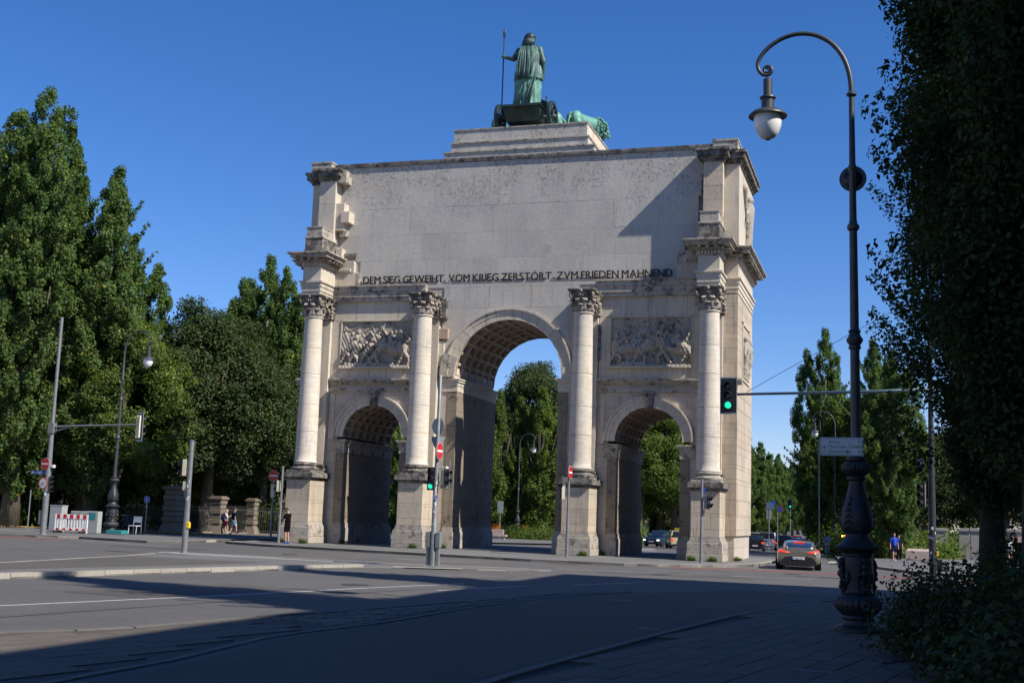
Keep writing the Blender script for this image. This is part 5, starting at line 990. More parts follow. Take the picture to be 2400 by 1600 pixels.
b = MB(); b.lathe([(.275, 10.2), (.285, 10.1), (.27, 9.96), (.22, 9.82), (.14, 9.72), (.05, 9.68), (.0, 9.68)], -1.65, 0, 32, cap=False); b.build('globe', MILK, L, True)
MB().lathe([(.05, 9.675), (.05, 9.69)], -1.65, 0, 12).build('drain_cap', BLK, L)
FARL = [(258, .5, 'dark street lamp with curved neck beside the red and white barrier', PI, 1.0), (1211, 72, 'street lamp with curved neck seen through the middle opening', PI, 1.0), (1958, 42, 'street lamp standing behind the bronze coloured car', 0, .98), (1926, 78, 'more distant street lamp left of the one behind the car', 0, .98)]
for px, y, lab, rz, s in FARL: clone(L, (ax_(px, y), y, gz(y)+.1), rz, lab, LG, s)
b = MB(); b.ball((0, .30, 8.83), (.25, .13, .25), 24, 14); o = b.build('mirror_dome', mat('dark_dome', (.02, .022, .026), .25, .2, var=0), L, True); MB().lathe([(.26, -.02), (.265, 0), (.26, .02)], n=32).mapped(lambda p: Vector((p.x, .24+p.z, 8.83+p.y))).build('rim', IRON, o); MB().tube([(0, .05, 8.6), (.12, .2, 8.6), (.13, .25, 8.8)], .02, 6).build('bracket', IRON, o)
SG = thing('cycle_direction_sign', 'white bicycle direction sign with green lettering strapped to the big lamp', 'sign', (18.66, -36.66, 3.38))
sgn = MB().box(-.73, .07, -.012, .012, -.17, .18, .006).build('panel', WHT, SG); b = MB()
for (x0, x1, z0, z1) in ((-.715, .055, -.155, -.148), (-.715, .055, .158, .165), (-.715, -.708, -.155, .165), (.048, .055, -.155, .165)): b.box(x0, x1, -.0135, -.0121, z0, z1)
b.build('border', GTXT, sgn)
def line(s, x, z, size=.085, par=sgn, m=GTXT, y=-.0145, al='LEFT'): o = text(s, size, m, par, 'lettering', extr=.001, align=al); o.rotation_euler = (PI/2, 0, 0); o.location = (x, y, z); return o
line('Arena', -.575, .07); line('Münchner Freiheit', -.575, -.022); line('Giselastraße', -.575, -.115); line('9,4', -.03, .07); line('1,7', -.03, -.022); line('0,5', -.03, -.115)
MB().ext([(-.69, -.02), (-.655, .02), (-.62, -.02), (-.64, -.02), (-.648, -.012), (-.648, -.055), (-.662, -.055), (-.662, -.012), (-.67, -.02)][::-1], -.0145, -.0125).build('arrow', GTXT, sgn)
MB().box(-.245, -.195, -.0145, -.0125, -.125, -.065).build('underground_symbol', BLUS, sgn); line('U', -.24, -.118, .06, m=WHT, y=-.0165)
b = MB()
def ring(b, cx, cz, r, w, y, n=18): P = []; [P.extend([(cx+r*cos(a), y, cz+r*sin(a)), (cx+(r-w)*cos(a), y, cz+(r-w)*sin(a))]) for a in np.linspace(0, 2*PI, n+1)]; b.add(P, [(2*i, 2*i+1, 2*i+3, 2*i+2) for i in range(n)])
def bike_icon(b, cx, cz, s, y):
    ring(b, cx-.5*s, cz, .32*s, .05*s, y); ring(b, cx+.5*s, cz, .32*s, .05*s, y)
    for (a, c) in (((-.5, 0), (-.2, .42)), ((-.2, .42), (.3, .42)), ((.3, .42), (0, 0)), ((0, 0), (-.5, 0)), ((0, 0), (-.22, .5)), ((.5, 0), (.28, .55)), ((.28, .55), (.42, .6)), ((-.3, .52), (-.12, .52))): b.tube([(cx+a[0]*s, y, cz+a[1]*s), (cx+c[0]*s, y, cz+c[1]*s)], .03*s, 4)
bike_icon(b, -.655, -.115, .06, -.0145); b.build('bicycle_symbol', GTXT, sgn); MB().lathe([(.1, -.1), (.1, -.08)], .02, .16, 20).build('strap', GALV, SG); MB().lathe([(.1, .08), (.1, .1)], .02, .16, 20).build('strap', GALV, SG)

# ------------------------------------------------------------------ signals, signs and masts
def disc(par, loc, rz, r, m, nm, th=.006, tilt=0):
    c, s_ = cos(rz), sin(rz); o = MB().lathe([(r, -th/2), (r, th/2)], n=32).mapped(lambda p: Vector((loc[0]+p.x*c-p.z*s_, loc[1]+p.x*s_+p.z*c, loc[2]+p.y))).build(nm, m, par, 'auto'); return o
def noentry(par, loc, rz, r=.3):
    o = disc(par, loc, rz, r, GREY, 'sign_back'); o.name = 'no_entry_sign'; f = (-sin(rz)*-1, cos(rz)*-1); fl = lambda d: (loc[0]+f[0]*d, loc[1]+f[1]*d, loc[2])
    disc(o, fl(.006), rz, r*.99, WHT, 'rim', .004); disc(o, fl(.010), rz, r*.95, REDS, 'face', .004)
    c, s_ = cos(rz), sin(rz); MB().box(-r*.78, r*.78, -.017, -.013, -r*.13, r*.13).mapped(lambda p: Vector((loc[0]+p.x*c-p.y*s_, loc[1]+p.x*s_+p.y*c, loc[2]+p.z))).build('bar', WHT, o); return o
def signal(par, loc, rz, n=3, lit=2, d=.2, hm=BLK, back=CREAM, board=False, col=None):
    c, s_ = cos(rz), sin(rz); T = lambda p: Vector((loc[0]+p.x*c-p.y*s_, loc[1]+p.x*s_+p.y*c, loc[2]+p.z)); h = n*d*1.32
    o = MB().box(-d*.62, d*.62, -.02, .13, -h/2, h/2, .02).mapped(T).build('signal_housing', back, par); MB().box(-d*.66, d*.66, -.055, -.02, -h/2-.01, h/2+.01, .012).mapped(T).build('signal_door', hm, o)
    if board: b = MB(); b.prism([(x, y) for x, y in ((-d*1.1, -.0), (d*1.1, 0), (d*1.1, .012), (-d*1.1, .012))], -h/2-.14, h/2+.14); b.mapped(T).build('back_board', BLK, o); b = MB(); [b.box(*q) for q in ((-d*1.14, -d*1.06, -.006, .018, -h/2-.14, h/2+.14), (d*1.06, d*1.14, -.006, .018, -h/2-.14, h/2+.14), (-d*1.1, d*1.1, -.006, .018, h/2+.1, h/2+.16), (-d*1.1, d*1.1, -.006, .018, -h/2-.16, -h/2-.1))]; b.mapped(T).build('board_edge', GALV, o)
    for i in range(n):
        z = h/2-(i+.5)*h/n; m = (col or GRN) if i == lit else LENSD
        MB().lathe([(d*.44, .0), (d*.46, .012), (d*.3, .02)], n=20).mapped(lambda p: T(Vector((p.x, -.056-p.z, z+p.y)))).build('lens', m, o, True)
        V = []; F = []
        for k in range(17):
            a = R(-35+250*k/16); L_ = .9*d*(.55+.45*sin(max(0, a) if a < PI else 0)); V += [(d*.5*cos(a), -.055, z+d*.5*sin(a)), (d*.5*cos(a), -.055-L_, z+d*.5*sin(a)-.02)]
        for k in range(16): F.append((2*k, 2*k+1, 2*k+3, 2*k+2))
        MB().add(V, F).mapped(T).build('visor', BLK, o, True)
    b = MB(); b.box(-.03, .03, .13, .2, h/2-.06, h/2-.02); b.box(-.03, .03, .13, .2, -h/2+.02, -h/2+.06); b.mapped(T).build('bracket', back, o); return o
def pole(par, h, r0_, r1_=None, x=0, y=0, m=GALVB, nm='pole', cap=True): return MB().lathe([(r0_*1.5, 0), (r0_*1.5, .03), (r0_, .04), (r0_, h*.25), ((r1_ or r0_), h*.6), ((r1_ or r0_), h), ((r1_ or r0_)*1.12, h+.005), ((r1_ or r0_)*1.12, h+.03), (.01, h+.05)], x, y, 16).build(nm, m, par, 'auto')
def stickers(par, r, z0, z1, n, seed):
    rr = random.Random(seed); cols = [WHT, BLUS, mat('sticker_pink', (.6, .2, .25), .5, var=0), mat('sticker_grey', (.4, .42, .45), .5, var=0), WHT]
    for i in range(n):
        a = -PI/2+rr.uniform(-1, 1); w = rr.uniform(.25, .7); z = rr.uniform(z0, z1); h = rr.uniform(.04, .13); V = [((r+.003)*cos(a+w*k), (r+.003)*sin(a+w*k), zz) for k in (-.5, 0, .5) for zz in (z, z+h)]
        MB().add(V, [(0, 2, 3, 1), (2, 4, 5, 3)]).build('sticker', rr.choice(cols), par)
FR = -.05      # signals face the photographer (south)
# overhead signal on a cantilever arm, right
RM = thing('signal_mast', 'tall mast on the right holding a long arm with a hanging green traffic light', 'traffic signal', (20.7, -12.4, -.02), 0, 'traffic signal masts')
pole(RM, 11.0, .13, .09, m=IROND); b = MB(); b.tube([(.1, 0, 7.15), (-2, 0, 7.05), (-7.25, 0, 6.92)], [.075, .065, .05], 10); b.build('arm', mat('blue_grey_arm', (.10, .15, .19), .5, .3), RM, True); MB().tube([(0, 0, 10.9), (-3, 0, 9.25), (-6.9, 0, 7.0)], .011, 5).build('stay_cable', BLK, RM)
signal(RM, (-7.58, -.1, 6.86), FR, 3, 2, .29, board=True)
signal(RM, (-.36, -.05, 3.15), FR-.5, 3, 9, .22, back=GALVB); disc(RM, (-.4, -.1, 4.3), FR+1.2, .28, MATS.get('sign_dark_blue') or mat('sign_dark_blue', (.01, .03, .12), .5), 'blue_round_sign'); MB().box(.14, .34, -.1, .1, .35, .8, .02).build('waste_bin', BLK, RM); MB().box(.14, .22, -.08, .06, .9, 1.1, .02).build('push_button', mat('button_yellow', (.75, .5, .02), .5), RM); stickers(RM, .13, .8, 2.3, 7, 8)
# central mast on the big island
CMx = at(1013, 1332, -19.9).x
CM = thing('signal_mast', 'tall sticker covered mast in the middle with green traffic light and no entry sign', 'traffic signal', (CMx, -19.9, -.02), 0, 'traffic signal masts')
MB().lathe([(.155, 0), (.155, .02), (.115, .03), (.115, 1.2), (.095, 1.25), (.09, 3.4), (.075, 3.5), (.06, 6.75), (.03, 6.8)], n=18).build('pole', GALVB, CM, 'auto'); stickers(CM, .093, 1.4, 3.1, 34, 3)
signal(CM, (-.16, -.06, 3.06), FR+.1, 3, 2, .2); signal(CM, (.36, .02, 3.12), 1.25, 2, 9, .22); signal(CM, (.28, .22, 3.12), 2.6, 3, 9, .2)
noentry(CM, (.13, -.12, 4.05), R(89), .315); disc(CM, (-.06, .12, 4.95), R(-25)+PI, .31, GREY, 'round_sign_back')
b = MB(); b.ext([(-.38, 4.6), (.28, 4.6), (-.05, 4.03)][::-1], -.004, .004); b.mapped(lambda p: Vector((p.x*.8, .1+p.x*.35+p.y, p.z-.03))).build('give_way_sign_back', GREY, CM)
b = MB(); b.tube([(.05, 0, 3.42), (.48, 0, 3.42)], .018, 6); b.tube([(.05, 0, 2.82), (.48, 0, 2.82)], .018, 6); b.tube([(.5, 0, 2.7), (.5, 0, 3.75)], .02, 8); b.build('bracket_frame', GALV, CM)
for s in (-1, 1): o = MB().box(min(s*.12, s*.27), max(s*.12, s*.27), -.12, .12, .62, 1.2, .03).build('control_box', mat('box_grey_green', (.17, .19, .18), .5), CM); MB().box(min(s*.13, s*.24), max(s*.13, s*.24), -.06, .06, .03, .62).build('box_post', MATS['box_grey_green'], CM)
# left mast with arm, signs
LMp = at(100, 1258, -7.5)
LM = thing('signal_mast', 'tall leaning grey mast at the far left with arm, no entry sign and bicycle sign', 'traffic signal', (LMp.x, -7.5, 0), 0, 'traffic signal masts')
pole(LM, 11.3, .15, .085); b = MB(); b.tube([(.1, 0, 5.55), (1.5, 0, 5.62), (5.0, 0, 5.72)], [.06, .05, .045], 8); b.tube([(.1, 0, 5.3), (1.2, 0, 5.58)], .035, 6); b.box(-.16, .16, -.14, .14, 5.2, 5.75, .02); b.build('arm', GALVB, LM, 'auto')
signal(LM, (5.2, .1, 5.62), PI-.5, 3, 9, .29, board=True); noentry(LM, (-.08, -.2, 3.62), FR-.1, .31); o = disc(LM, (-.12, -.2, 2.62), FR-.1, .31, REDS, 'no_cycling_sign'); disc(o, (-.12, -.208, 2.62), FR-.1, .25, WHT, 'face', .004); b = MB(); bike_icon(b, -.12, 2.58, .16, -.22); b.build('bicycle_symbol', BLK, o)
signal(LM, (.2, .0, 2.6), 1.3, 3, 9, .2); o = MB().box(-1.05, -.12, -.02, .0, 3.08, 3.26, .004).build('street_name_plate', BLUS, LM); line('Akademiestr.', -1.02, 3.13, .13, o, WHT, -.024); MB().box(-.28, -.12, -.1, .1, .5, 1.25, .03).build('control_box', MATS['box_grey_green'], LM); stickers(LM, .15, 1.3, 2.2, 8, 5); MB().box(.2, .34, -.08, .08, 3.42, 3.58, .02).build('camera', WHT, LM)
# short poles
P2 = thing('signal_pole', 'grey pole on the island with cream signal back and yellow push button', 'traffic signal', (at(431, 1302, -19.7).x, -19.7, -.01), 0, 'short signal poles')
pole(P2, 4.25, .115, .09); signal(P2, (-.28, .05, 3.22), -1.45, 2, 9, .24); MB().box(-.24, -.08, -.06, .08, 2.35, 2.7, .02).build('sounder', CREAM, P2); MB().box(.06, .17, -.1, .04, .92, 1.18, .03).build('push_button', MATS['button_yellow'], P2); stickers(P2, .1, 1.25, 3.0, 14, 6)
P3 = thing('signal_pole', 'slim pole beside the man in black with cream signal backs', 'traffic signal', (at(652, 1277, -3.9).x, -3.9, 0), 0, 'short signal poles')
pole(P3, 3.9, .07, .06); signal(P3, (-.28, .1, 2.9), -1.4, 2, 9, .22); MB().box(-.14, -.04, 0, .1, 2.0, 2.35, .02).build('sounder', CREAM, P3); stickers(P3, .065, 1.2, 2.5, 10, 7)
P4 = thing('signal_pole', 'slim pole with tilted no entry sign in front of the inner right pedestal', 'traffic signal', (at(1328, 1308, -4.4).x, -4.4, 0), 0, 'short signal poles')
pole(P4, 4.1, .075, .06); noentry(P4, (.1, -.12, 3.95), R(87), .32); signal(P4, (-.33, .05, 3.05), -1.2, 3, 9, .2)
P5 = thing('signal_pole', 'slim pole with small signal in front of the outer right pedestal', 'traffic signal', (at(1643, 1318, -4.2).x, -4.2, 0), 0, 'short signal poles')
pole(P5, 3.75, .075, .06); signal(P5, (.28, 0, 2.75), 1.35, 2, 9, .24, back=GALVB); MB().box(.02, .14, -.08, .06, 2.15, 2.4, .02).build('sounder', GALVB, P5); MB().box(.05, .18, -.02, .0, 3.2, 3.4).build('number_plate', BLUS, P5); stickers(P5, .06, .8, 1.8, 5, 9)
b = thing('sign_post', 'post with no entry sign between the chestnut and the outer column', 'sign', (at(634, 1262, 3).x, 3, 0), 0, 'sign posts'); pole(b, 3.4, .06); noentry(b, (0, -.1, 3.62), FR, .33); signal(b, (.0, .02, 2.75), PI, 3, 9, .2)
b = thing('sign_post', 'thin post with round blue pedestrian sign', 'sign', (ax_(339, 3), 3, .0), 0, 'sign posts'); pole(b, 2.1, .03, m=GALV); o = disc(b, (0, -.04, 2.0), FR, .22, WHT, 'pedestrian_sign'); disc(o, (0, -.048, 2.0), FR, .205, BLUS, 'face', .004); q = MB(); q.ball((0, -.055, 2.1), (.025, .004, .025)); q.tube([(0, -.056, 2.07), (0, -.056, 1.98), (-.04, -.056, 1.86)], .018, 5); q.tube([(0, -.056, 1.98), (.045, -.056, 1.87)], .016, 5); q.tube([(-.05, -.056, 1.98), (0, -.056, 2.05), (.05, -.056, 1.98)], .012, 5); q.build('walker_symbol', WHT, o); MB().box(-.05, .06, -.05, -.03, 1.5, 1.68).build('plate', GREY, b)
for px, y, lab in ((1170, 60, 'thin sign post seen through the middle opening'), (64, 2, 'bare thin post in front of the pink garden house')):
    t = thing('sign_post', lab, 'sign post', (ax_(px, y), y, gz(y)+.1), 0, 'sign posts'); pole(t, 3.2 if y > 50 else 2.3, .035, m=GALV)
    if y > 50: MB().box(-.3, .3, -.02, .02, 2.7, 3.9, .01).build('sign_panel', GREY, t)
# barrier, cabinets, chair
BW = MATS.get('barrier_white') or mat('barrier_white', (.78, .78, .76), .4, var=.05); X0 = at(127, 1246, -2.6).x
t = thing('road_barrier', 'red and white striped plastic road barrier', 'barrier', (X0, -2.6, 0), .03)
b = MB(); b.box(0, 2.1, -.03, .03, .78, 1.02, .01); b.box(0, 2.1, -.03, .03, .12, .26, .01); b.box(0, .06, -.035, .035, .0, 1.0); b.box(2.04, 2.1, -.035, .035, .0, 1.0); b.build('frame', BW, t)
for i in range(11): MB().box(.12+i*.18, .21+i*.18, -.02, .02, .26, .78).build('slat', BW, t)
for i in range(5): MB().box(.12+i*.42, .33+i*.42, -.036, .036, .785, 1.015).build('red_stripe', REDS, t)
for i in range(5): MB().box(.12+i*.42, .30+i*.42, -.036, .036, .125, .255).build('red_stripe', REDS, t)
for x in (.15, 1.8): MB().box(x, x+.12, -.35, .35, 0, .1, .02).build('foot', BLK, t)
CAB = mat('cabinet_grey', (.34, .35, .34), .5, var=.12)
t = thing('utility_cabinet', 'tall pale grey utility cabinet behind the left mast', 'cabinet', (X0-.95, -1.9, 0), 0, 'utility cabinets'); MB().box(0, .8, 0, .5, 0, 1.45, .02).build('box', CAB, t); MB().box(-.02, .82, -.02, .52, 1.45, 1.5).build('lid', CAB, t); MB().box(.03, .77, -.012, 0, .1, 1.4).build('door', CAB, t)
t = thing('utility_cabinet', 'low pale cabinet with scribbles behind the striped barrier', 'cabinet', (X0+.25, -1.6, 0), 0, 'utility cabinets'); MB().box(0, .95, 0, .4, 0, 1.2, .02).build('box', CAB, t); q = MB(); [q.tube([(.1+i*.11, -.004, .95+.1*sin(i*2)), (.16+i*.11, -.004, 1.05+.06*cos(i*3))], .012, 4) for i in range(5)]; q.build('scribble', BLK, t)
t = thing('utility_cabinet', 'low cabinet with teal poster behind the right part of the striped barrier', 'cabinet', (X0+1.25, -1.6, 0), 0, 'utility cabinets'); MB().box(0, .8, 0, .4, 0, 1.22, .02).build('box', CAB, t); MB().box(.2, .65, -.01, 0, .75, 1.15).build('poster', mat('teal', (.03, .22, .22), .5), t)
t = thing('garden_chair', 'pale folding chair right of the striped barrier', 'chair', (X0+2.75, 1.0, 0)); MB().box(-.28, .28, -.25, .25, .44, .48).build('seat', WHT, t); MB().box(-.28, .28, .24, .28, .65, 1.0).build('backrest', WHT, t); [MB().tube([(x, y, 0), (x, y*.9, h)], .018, 6).build('leg', WHT, t) for x in (-.26, .26) for y, h in ((-.24, .46), (.26, .98))]
t = thing('teal_crate', 'flat teal crate on the pavement beside the left street lamp foot', 'crate', (X0+3.1, -1.2, 0)); MB().box(-.5, .5, -.3, .3, 0, .22, .02).build('box', MATS['teal'], t)
# railing with stone posts on the left
RUST = stone('rusticated_stone', (.20, .165, .125), streak=.5, rust=.3)
def gpost(px, y, w, h, label, nb):
    t = thing('gate_post', label, 'stone post', (ax_(px, y), y, gz(y)+.1), 0, 'rusticated stone gate posts'); n = nb; bh = (h-.25)/n
    for i in range(n): k = .05 if i % 2 else 0; MB().box(-w/2+k, w/2-k, -w/2+k, w/2-k, i*bh+.01, (i+1)*bh-.01, .03).build('stone_block', RUST, t)
    MB().box(-w/2-.08, w/2+.08, -w/2-.08, w/2+.08, h-.25, h-.08, .02).build('cap', RUST, t); MB().box(-w/2+.03, w/2-.03, -w/2+.03, w/2-.03, h-.08, h).build('cap_top', RUST, t)
    MB().add([(-w/2-.2, -w/2-.12, 0), (w/2+.2, -w/2-.12, 0), (w/2+.2, w/2+.1, 0), (-w/2-.2, w/2+.1, 0), (-w/2, -w/2, .55), (w/2, -w/2, .55), (w/2, w/2, .55), (-w/2, w/2, .55)], [(0, 1, 5, 4), (1, 2, 6, 5), (2, 3, 7, 6), (3, 0, 4, 7), (4, 5, 6, 7)]).build('splayed_foot', RUST, t)
gpost(403, 11, 1.05, 3.1, 'widest and tallest stone gate post under the chestnut', 8); gpost(508, 15, .85, 2.6, 'stone gate post in shadow left of the two walkers', 7); gpost(588, 18.5, .66, 2.6, 'sunlit stone post in the railing right of the two walkers', 7); gpost(672, 19.5, .66, 2.6, 'stone post in the railing behind the man in black', 7)
FEN = mat('fence_iron', (.09, .09, .085), .6, .3)
def railing(p0, p1, h, label, mx=60):
    a = Vector(p0); c = Vector(p1); L_ = (c-a).length; d = (c-a)/L_; t = thing('iron_railing', label, 'fence', a, math.atan2(d.y, d.x), 'iron railings'); n = min(mx, int(L_/.14)); st_ = L_/n
    me = MB().tube([(0, 0, .12), (0, 0, h-.08)], .011, 4).tube([(0, 0, h-.08), (0, 0, h+.03)], [.016, .002], 4).mesh('bar'); me.materials.append(FEN)
    for i in range(n): o = bpy.data.objects.new('bar', me); COL.objects.link(o); o.location = ((i+.5)*st_, 0, 0); o.parent = t
    for z in (.25, h-.28): MB().box(0, L_, -.02, .02, z-.02, z+.02).build('rail', FEN, t)
    MB().box(0, L_, -.12, .12, -.2, .1, .02).build('plinth_wall', RUST, t)
def gp_(px, y): return (ax_(px, y), y, gz(y)+.1)
railing(gp_(595, 18.6), gp_(666, 19.4), 1.95, 'sunlit iron railing right of the stone post behind the walkers'); railing(gp_(517, 15.1), gp_(580, 18.3), 1.95, 'sunlit iron railing between two stone posts behind the walkers'); railing(gp_(418, 11.2), gp_(500, 14.8), 1.8, 'iron railing in deep shade right of the widest gate post', 50); railing(gp_(200, 13), gp_(392, 11.1), 1.8, 'long dark iron railing behind the left street lamp', 80)
railing(gp_(1195, 79), gp_(1300, 80), 1.9, 'iron railing under the poplars in the middle opening', 60)
# gate posts and wall on the far right
GPM = mat('grey_post_stone', (.30, .28, .25), .85, var=.15)
for px, y, lab in ((2208, 44, 'grey stone post left of the park entrance on the right'), (2262, 40, 'grey stone post right of the park entrance'), (2290, 38, 'grey stone post beside the dark tree trunk'), (2378, 34, 'grey stone post near the right edge'), (2398, 33, 'grey stone post cut by the right edge')):
    t = thing('stone_post', lab, 'stone post', (ax_(px, y), y, gz(y)+.1), 0, 'grey stone posts on the right'); MB().box(-.42, .42, -.4, .4, 0, 2.25, .02).build('shaft', GPM, t); MB().box(-.5, .5, -.48, .48, 2.25, 2.5, .03).build('cap', GPM, t)
railing(gp_(2212, 43), gp_(2390, 34), 1.8, 'dark railing between the grey posts on the right', 60)
# bench, orange barriers and planter north of the arch
t = thing('concrete_bench', 'pinkish concrete bench seen left in the middle opening', 'bench', (ax_(1166, 64), 64, gz(64)+.1)); CONC = mat('pink_concrete', (.42, .32, .28), .8); MB().box(-1.0, 1.0, -.3, .3, .25, .45, .03).build('seat', CONC, t); MB().box(-1.0, .6, .1, .3, .45, 1.0, .03).build('backrest', CONC, t); MB().box(-.8, .8, -.2, .2, 0, .25).build('foot', CONC, t)
OR = mat('orange_plastic', (.85, .16, .02), .5, var=.05)
for px, y, l in ((1153, 74, 'orange safety panel left in the middle opening'), (1166, 74, 'second orange safety panel above the bench'), (1229, 75, 'orange safety panel right of the distant lamp')): t = thing('safety_panel', l, 'barrier', (ax_(px, y), y, gz(y)), 0, 'orange safety panels'); MB().box(-.3, .3, -.03, .03, .3, 1.75, .02).build('panel', OR, t); MB().box(-.4, .4, -.2, .2, 0, .12).build('foot', BLK, t)
t = thing('construction_hut', 'dark grey site container behind the orange panels', 'container', (ax_(1165, 78), 78, gz(78))); MB().box(-1.4, 1.4, 0, 2, 0, 1.9, .04).build('box', mat('hut_grey', (.12, .13, .13), .6), t)
t = thing('granite_planter', 'low rounded granite block behind the right hand signal', 'planter', (ax_(2160, 26), 26, gz(26)+.1)); MB().box(-1.0, .7, -.5, .5, 0, .85, .15).build('block', CONC, t)
# advertising column and street signs by the avenue
t = thing('advertising_column', 'round advertising column with posters left of the big lamp', 'advertising column', (ax_(1948, 50), 50, gz(50)+.1)); MB().lathe([(.75, 0), (.75, .4), (.68, .45), (.68, 3.2), (.85, 3.25), (.85, 3.45), (.5, 3.7), (.05, 3.9)], n=24).build('column', mat('column_green', (.03, .05, .045), .6), t, 'auto')
for i, (m, z0, z1) in enumerate(((WHT, 2.2, 3.1), (BLUS, .6, 1.6), (REDS, 2.1, 3.0), (WHT, 1.7, 2.1), (MATS['button_yellow'], 1.2, 2.0), (WHT, .6, 1.2))):
    a = -PI/2+(-1.0+.42*i); V = [(.69*cos(a+w*.19), .69*sin(a+w*.19), z) for w in (-1, 0, 1) for z in (z0, z1)]; MB().add(V, [(0, 2, 3, 1), (2, 4, 5, 3)]).build('poster', m, t)
t = thing('warning_light_trailer', 'row of four glowing amber warning lamps beside the advertising column', 'warning lights', (ax_(1985, 36), 36, gz(36)+.1)); MB().box(-.45, .45, 0, .08, 1.35, 1.75, .02).build('panel', BLK, t); [MB().lathe([(.0, -.03), (.07, -.03), (.07, 0)], n=12).mapped(lambda p: Vector((x+p.x, p.z, 1.55+p.y))).build('lamp', AMB, t) for x in (-.33, -.16, .12, .29)]; pole(t, 1.35, .04)
MBL = mat('sign_blue_grey', (.12, .18, .28), .5)
for px, y, h, lab, kind in ((1802, 60, 4.6, 'tall sign post with stacked blue grey plates left of the bronze car', 0), (1822, 64, 4.3, 'sign post with round dark no stopping sign', 1), (1912, 70, 3.2, 'blue direction sign on a post above the cyclists', 2), (1920, 38, 9.0, 'slim pale pole behind the bronze car', 3)):
    t = thing('sign_post', lab, 'sign post', (ax_(px, y), y, gz(y)+.1), 0, 'sign posts'); pole(t, h, .05, m=GALV)
    if kind == 0: MB().box(-.25, .25, -.03, .03, h-1.6, h-.7).build('plate', GREY, t); MB().box(-.28, .45, -.05, .0, h-.65, h).build('plate', MBL, t)
    if kind == 1: o = disc(t, (.25, -.06, h-.2), FR, .33, REDS, 'no_stopping_sign'); disc(o, (.25, -.068, h-.2), FR, .27, BLUS, 'face', .004); disc(t, (-.45, -.06, h+.3), FR, .33, BLUS, 'round_sign')
    if kind == 2: q = MB().box(-.75, .75, -.03, .03, h-1.0, h, .02).build('blue_panel', BLUS, t); MB().ext([(-.3, h-.55), (-.1, h-.38), (-.1, h-.48), (.3, h-.48), (.3, h-.62), (-.1, h-.62), (-.1, h-.72)][::-1], -.036, -.031).build('arrow', WHT, q)
for px, y, rz, lab in ((1852, 118, FR, 'distant green traffic light over the queue of cars'), (1899, 130, FR, 'smaller distant green traffic light')):
    t = thing('signal_mast', lab, 'traffic signal', (ax_(px, y), y, gz(y)+.1), 0, 'traffic signal masts'); pole(t, 6.6 if y < 120 else 4.0, .07); signal(t, (0, -.1, 6.0 if y < 120 else 3.2), rz, 3, 2, .3, board=True)
# ------------------------------------------------------------------ vehicles
def loft(secs, closed=True):              # secs: list of lists of points with the same length
    b = MB(); n = len(secs[0]); V = [p for s in secs for p in s]; F = []
    for j in range(len(secs)-1):
        for i in range(n-1): F.append((j*n+i, j*n+i+1, (j+1)*n+i+1, (j+1)*n+i))
    F += [tuple(range(n))[::-1], tuple((len(secs)-1)*n+i for i in range(n))]; return b.add(V, F)
def smooth_interp(A, y): return [float(np.interp(y, A[:, 0], A[:, k])) for k in range(1, A.shape[1])]
def carbody(A, n=26):                     # rows: y, half width, z sill, z shoulder, z top centre
    A = np.array(A); ys = np.linspace(A[0, 0], A[-1, 0], n); S = []
    for y in ys:
        w, zb, zs, zt = smooth_interp(A, y); half = [(w*.80, zb), (w*.97, zb+.10), (w, zb+.28), (w*.985, zs-.14), (w*.94, zs-.03), (w*.80, zs+(zt-zs)*.45), (w*.5, zt-.012), (0, zt)]
        S.append([(-x, y, z) for x, z in half]+[(x, y, z) for x, z in half[::-1][1:]]+[(-half[0][0], y, half[0][1])])
    return loft(S)
def cabin(A, n=16):                       # rows: y, half width bottom, half width top, z bottom, z top
    A = np.array(A); ys = np.linspace(A[0, 0], A[-1, 0], n); S = []
    for y in ys:
        wb, wt, z0, z1 = smooth_interp(A, y); half = [(wb, z0), (wb*.6+wt*.4, z0+(z1-z0)*.45), (wt, z1-.05*(z1-z0)-.02), (wt*.85, z1), (0, z1+.02)]
        S.append([(-x, y, z) for x, z in half]+[(x, y, z) for x, z in half[::-1][1:]]+[(-wb, y, z0)])
    return loft(S)
def wheel(par, x, y, r, w, rim=CHR):
    s = 1 if x > 0 else -1; T = lambda p: Vector((x+p.z*s, y+p.x, r+p.y)); o = MB().lathe([(r*.62, -w), (r*.95, -w), (r, -w*.8), (r, -.02), (r*.95, 0), (r*.66, .0)], n=24, cap=True).mapped(T).build('tyre', TYRE, par, 'auto')
    MB().lathe([(r*.66, -.02), (r*.64, .004), (r*.6, -.02)], n=24, cap=False).mapped(T).build('rim', rim, o); b = MB()
    for k in range(7): a = k*2*PI/7; b.tube([(.03*cos(a), .03*sin(a), -.02), (r*.62*cos(a), r*.62*sin(a), -.01)], [.03, .02], 4)
    b.lathe([(.05, -.04), (.06, 0), (.03, .01)], n=10); b.mapped(T).build('spokes', rim, o)
def paint(name, col, metal=.0, rough=.3): return mat(name, col, rough, metal, var=.04, vs=2, coat=.8)
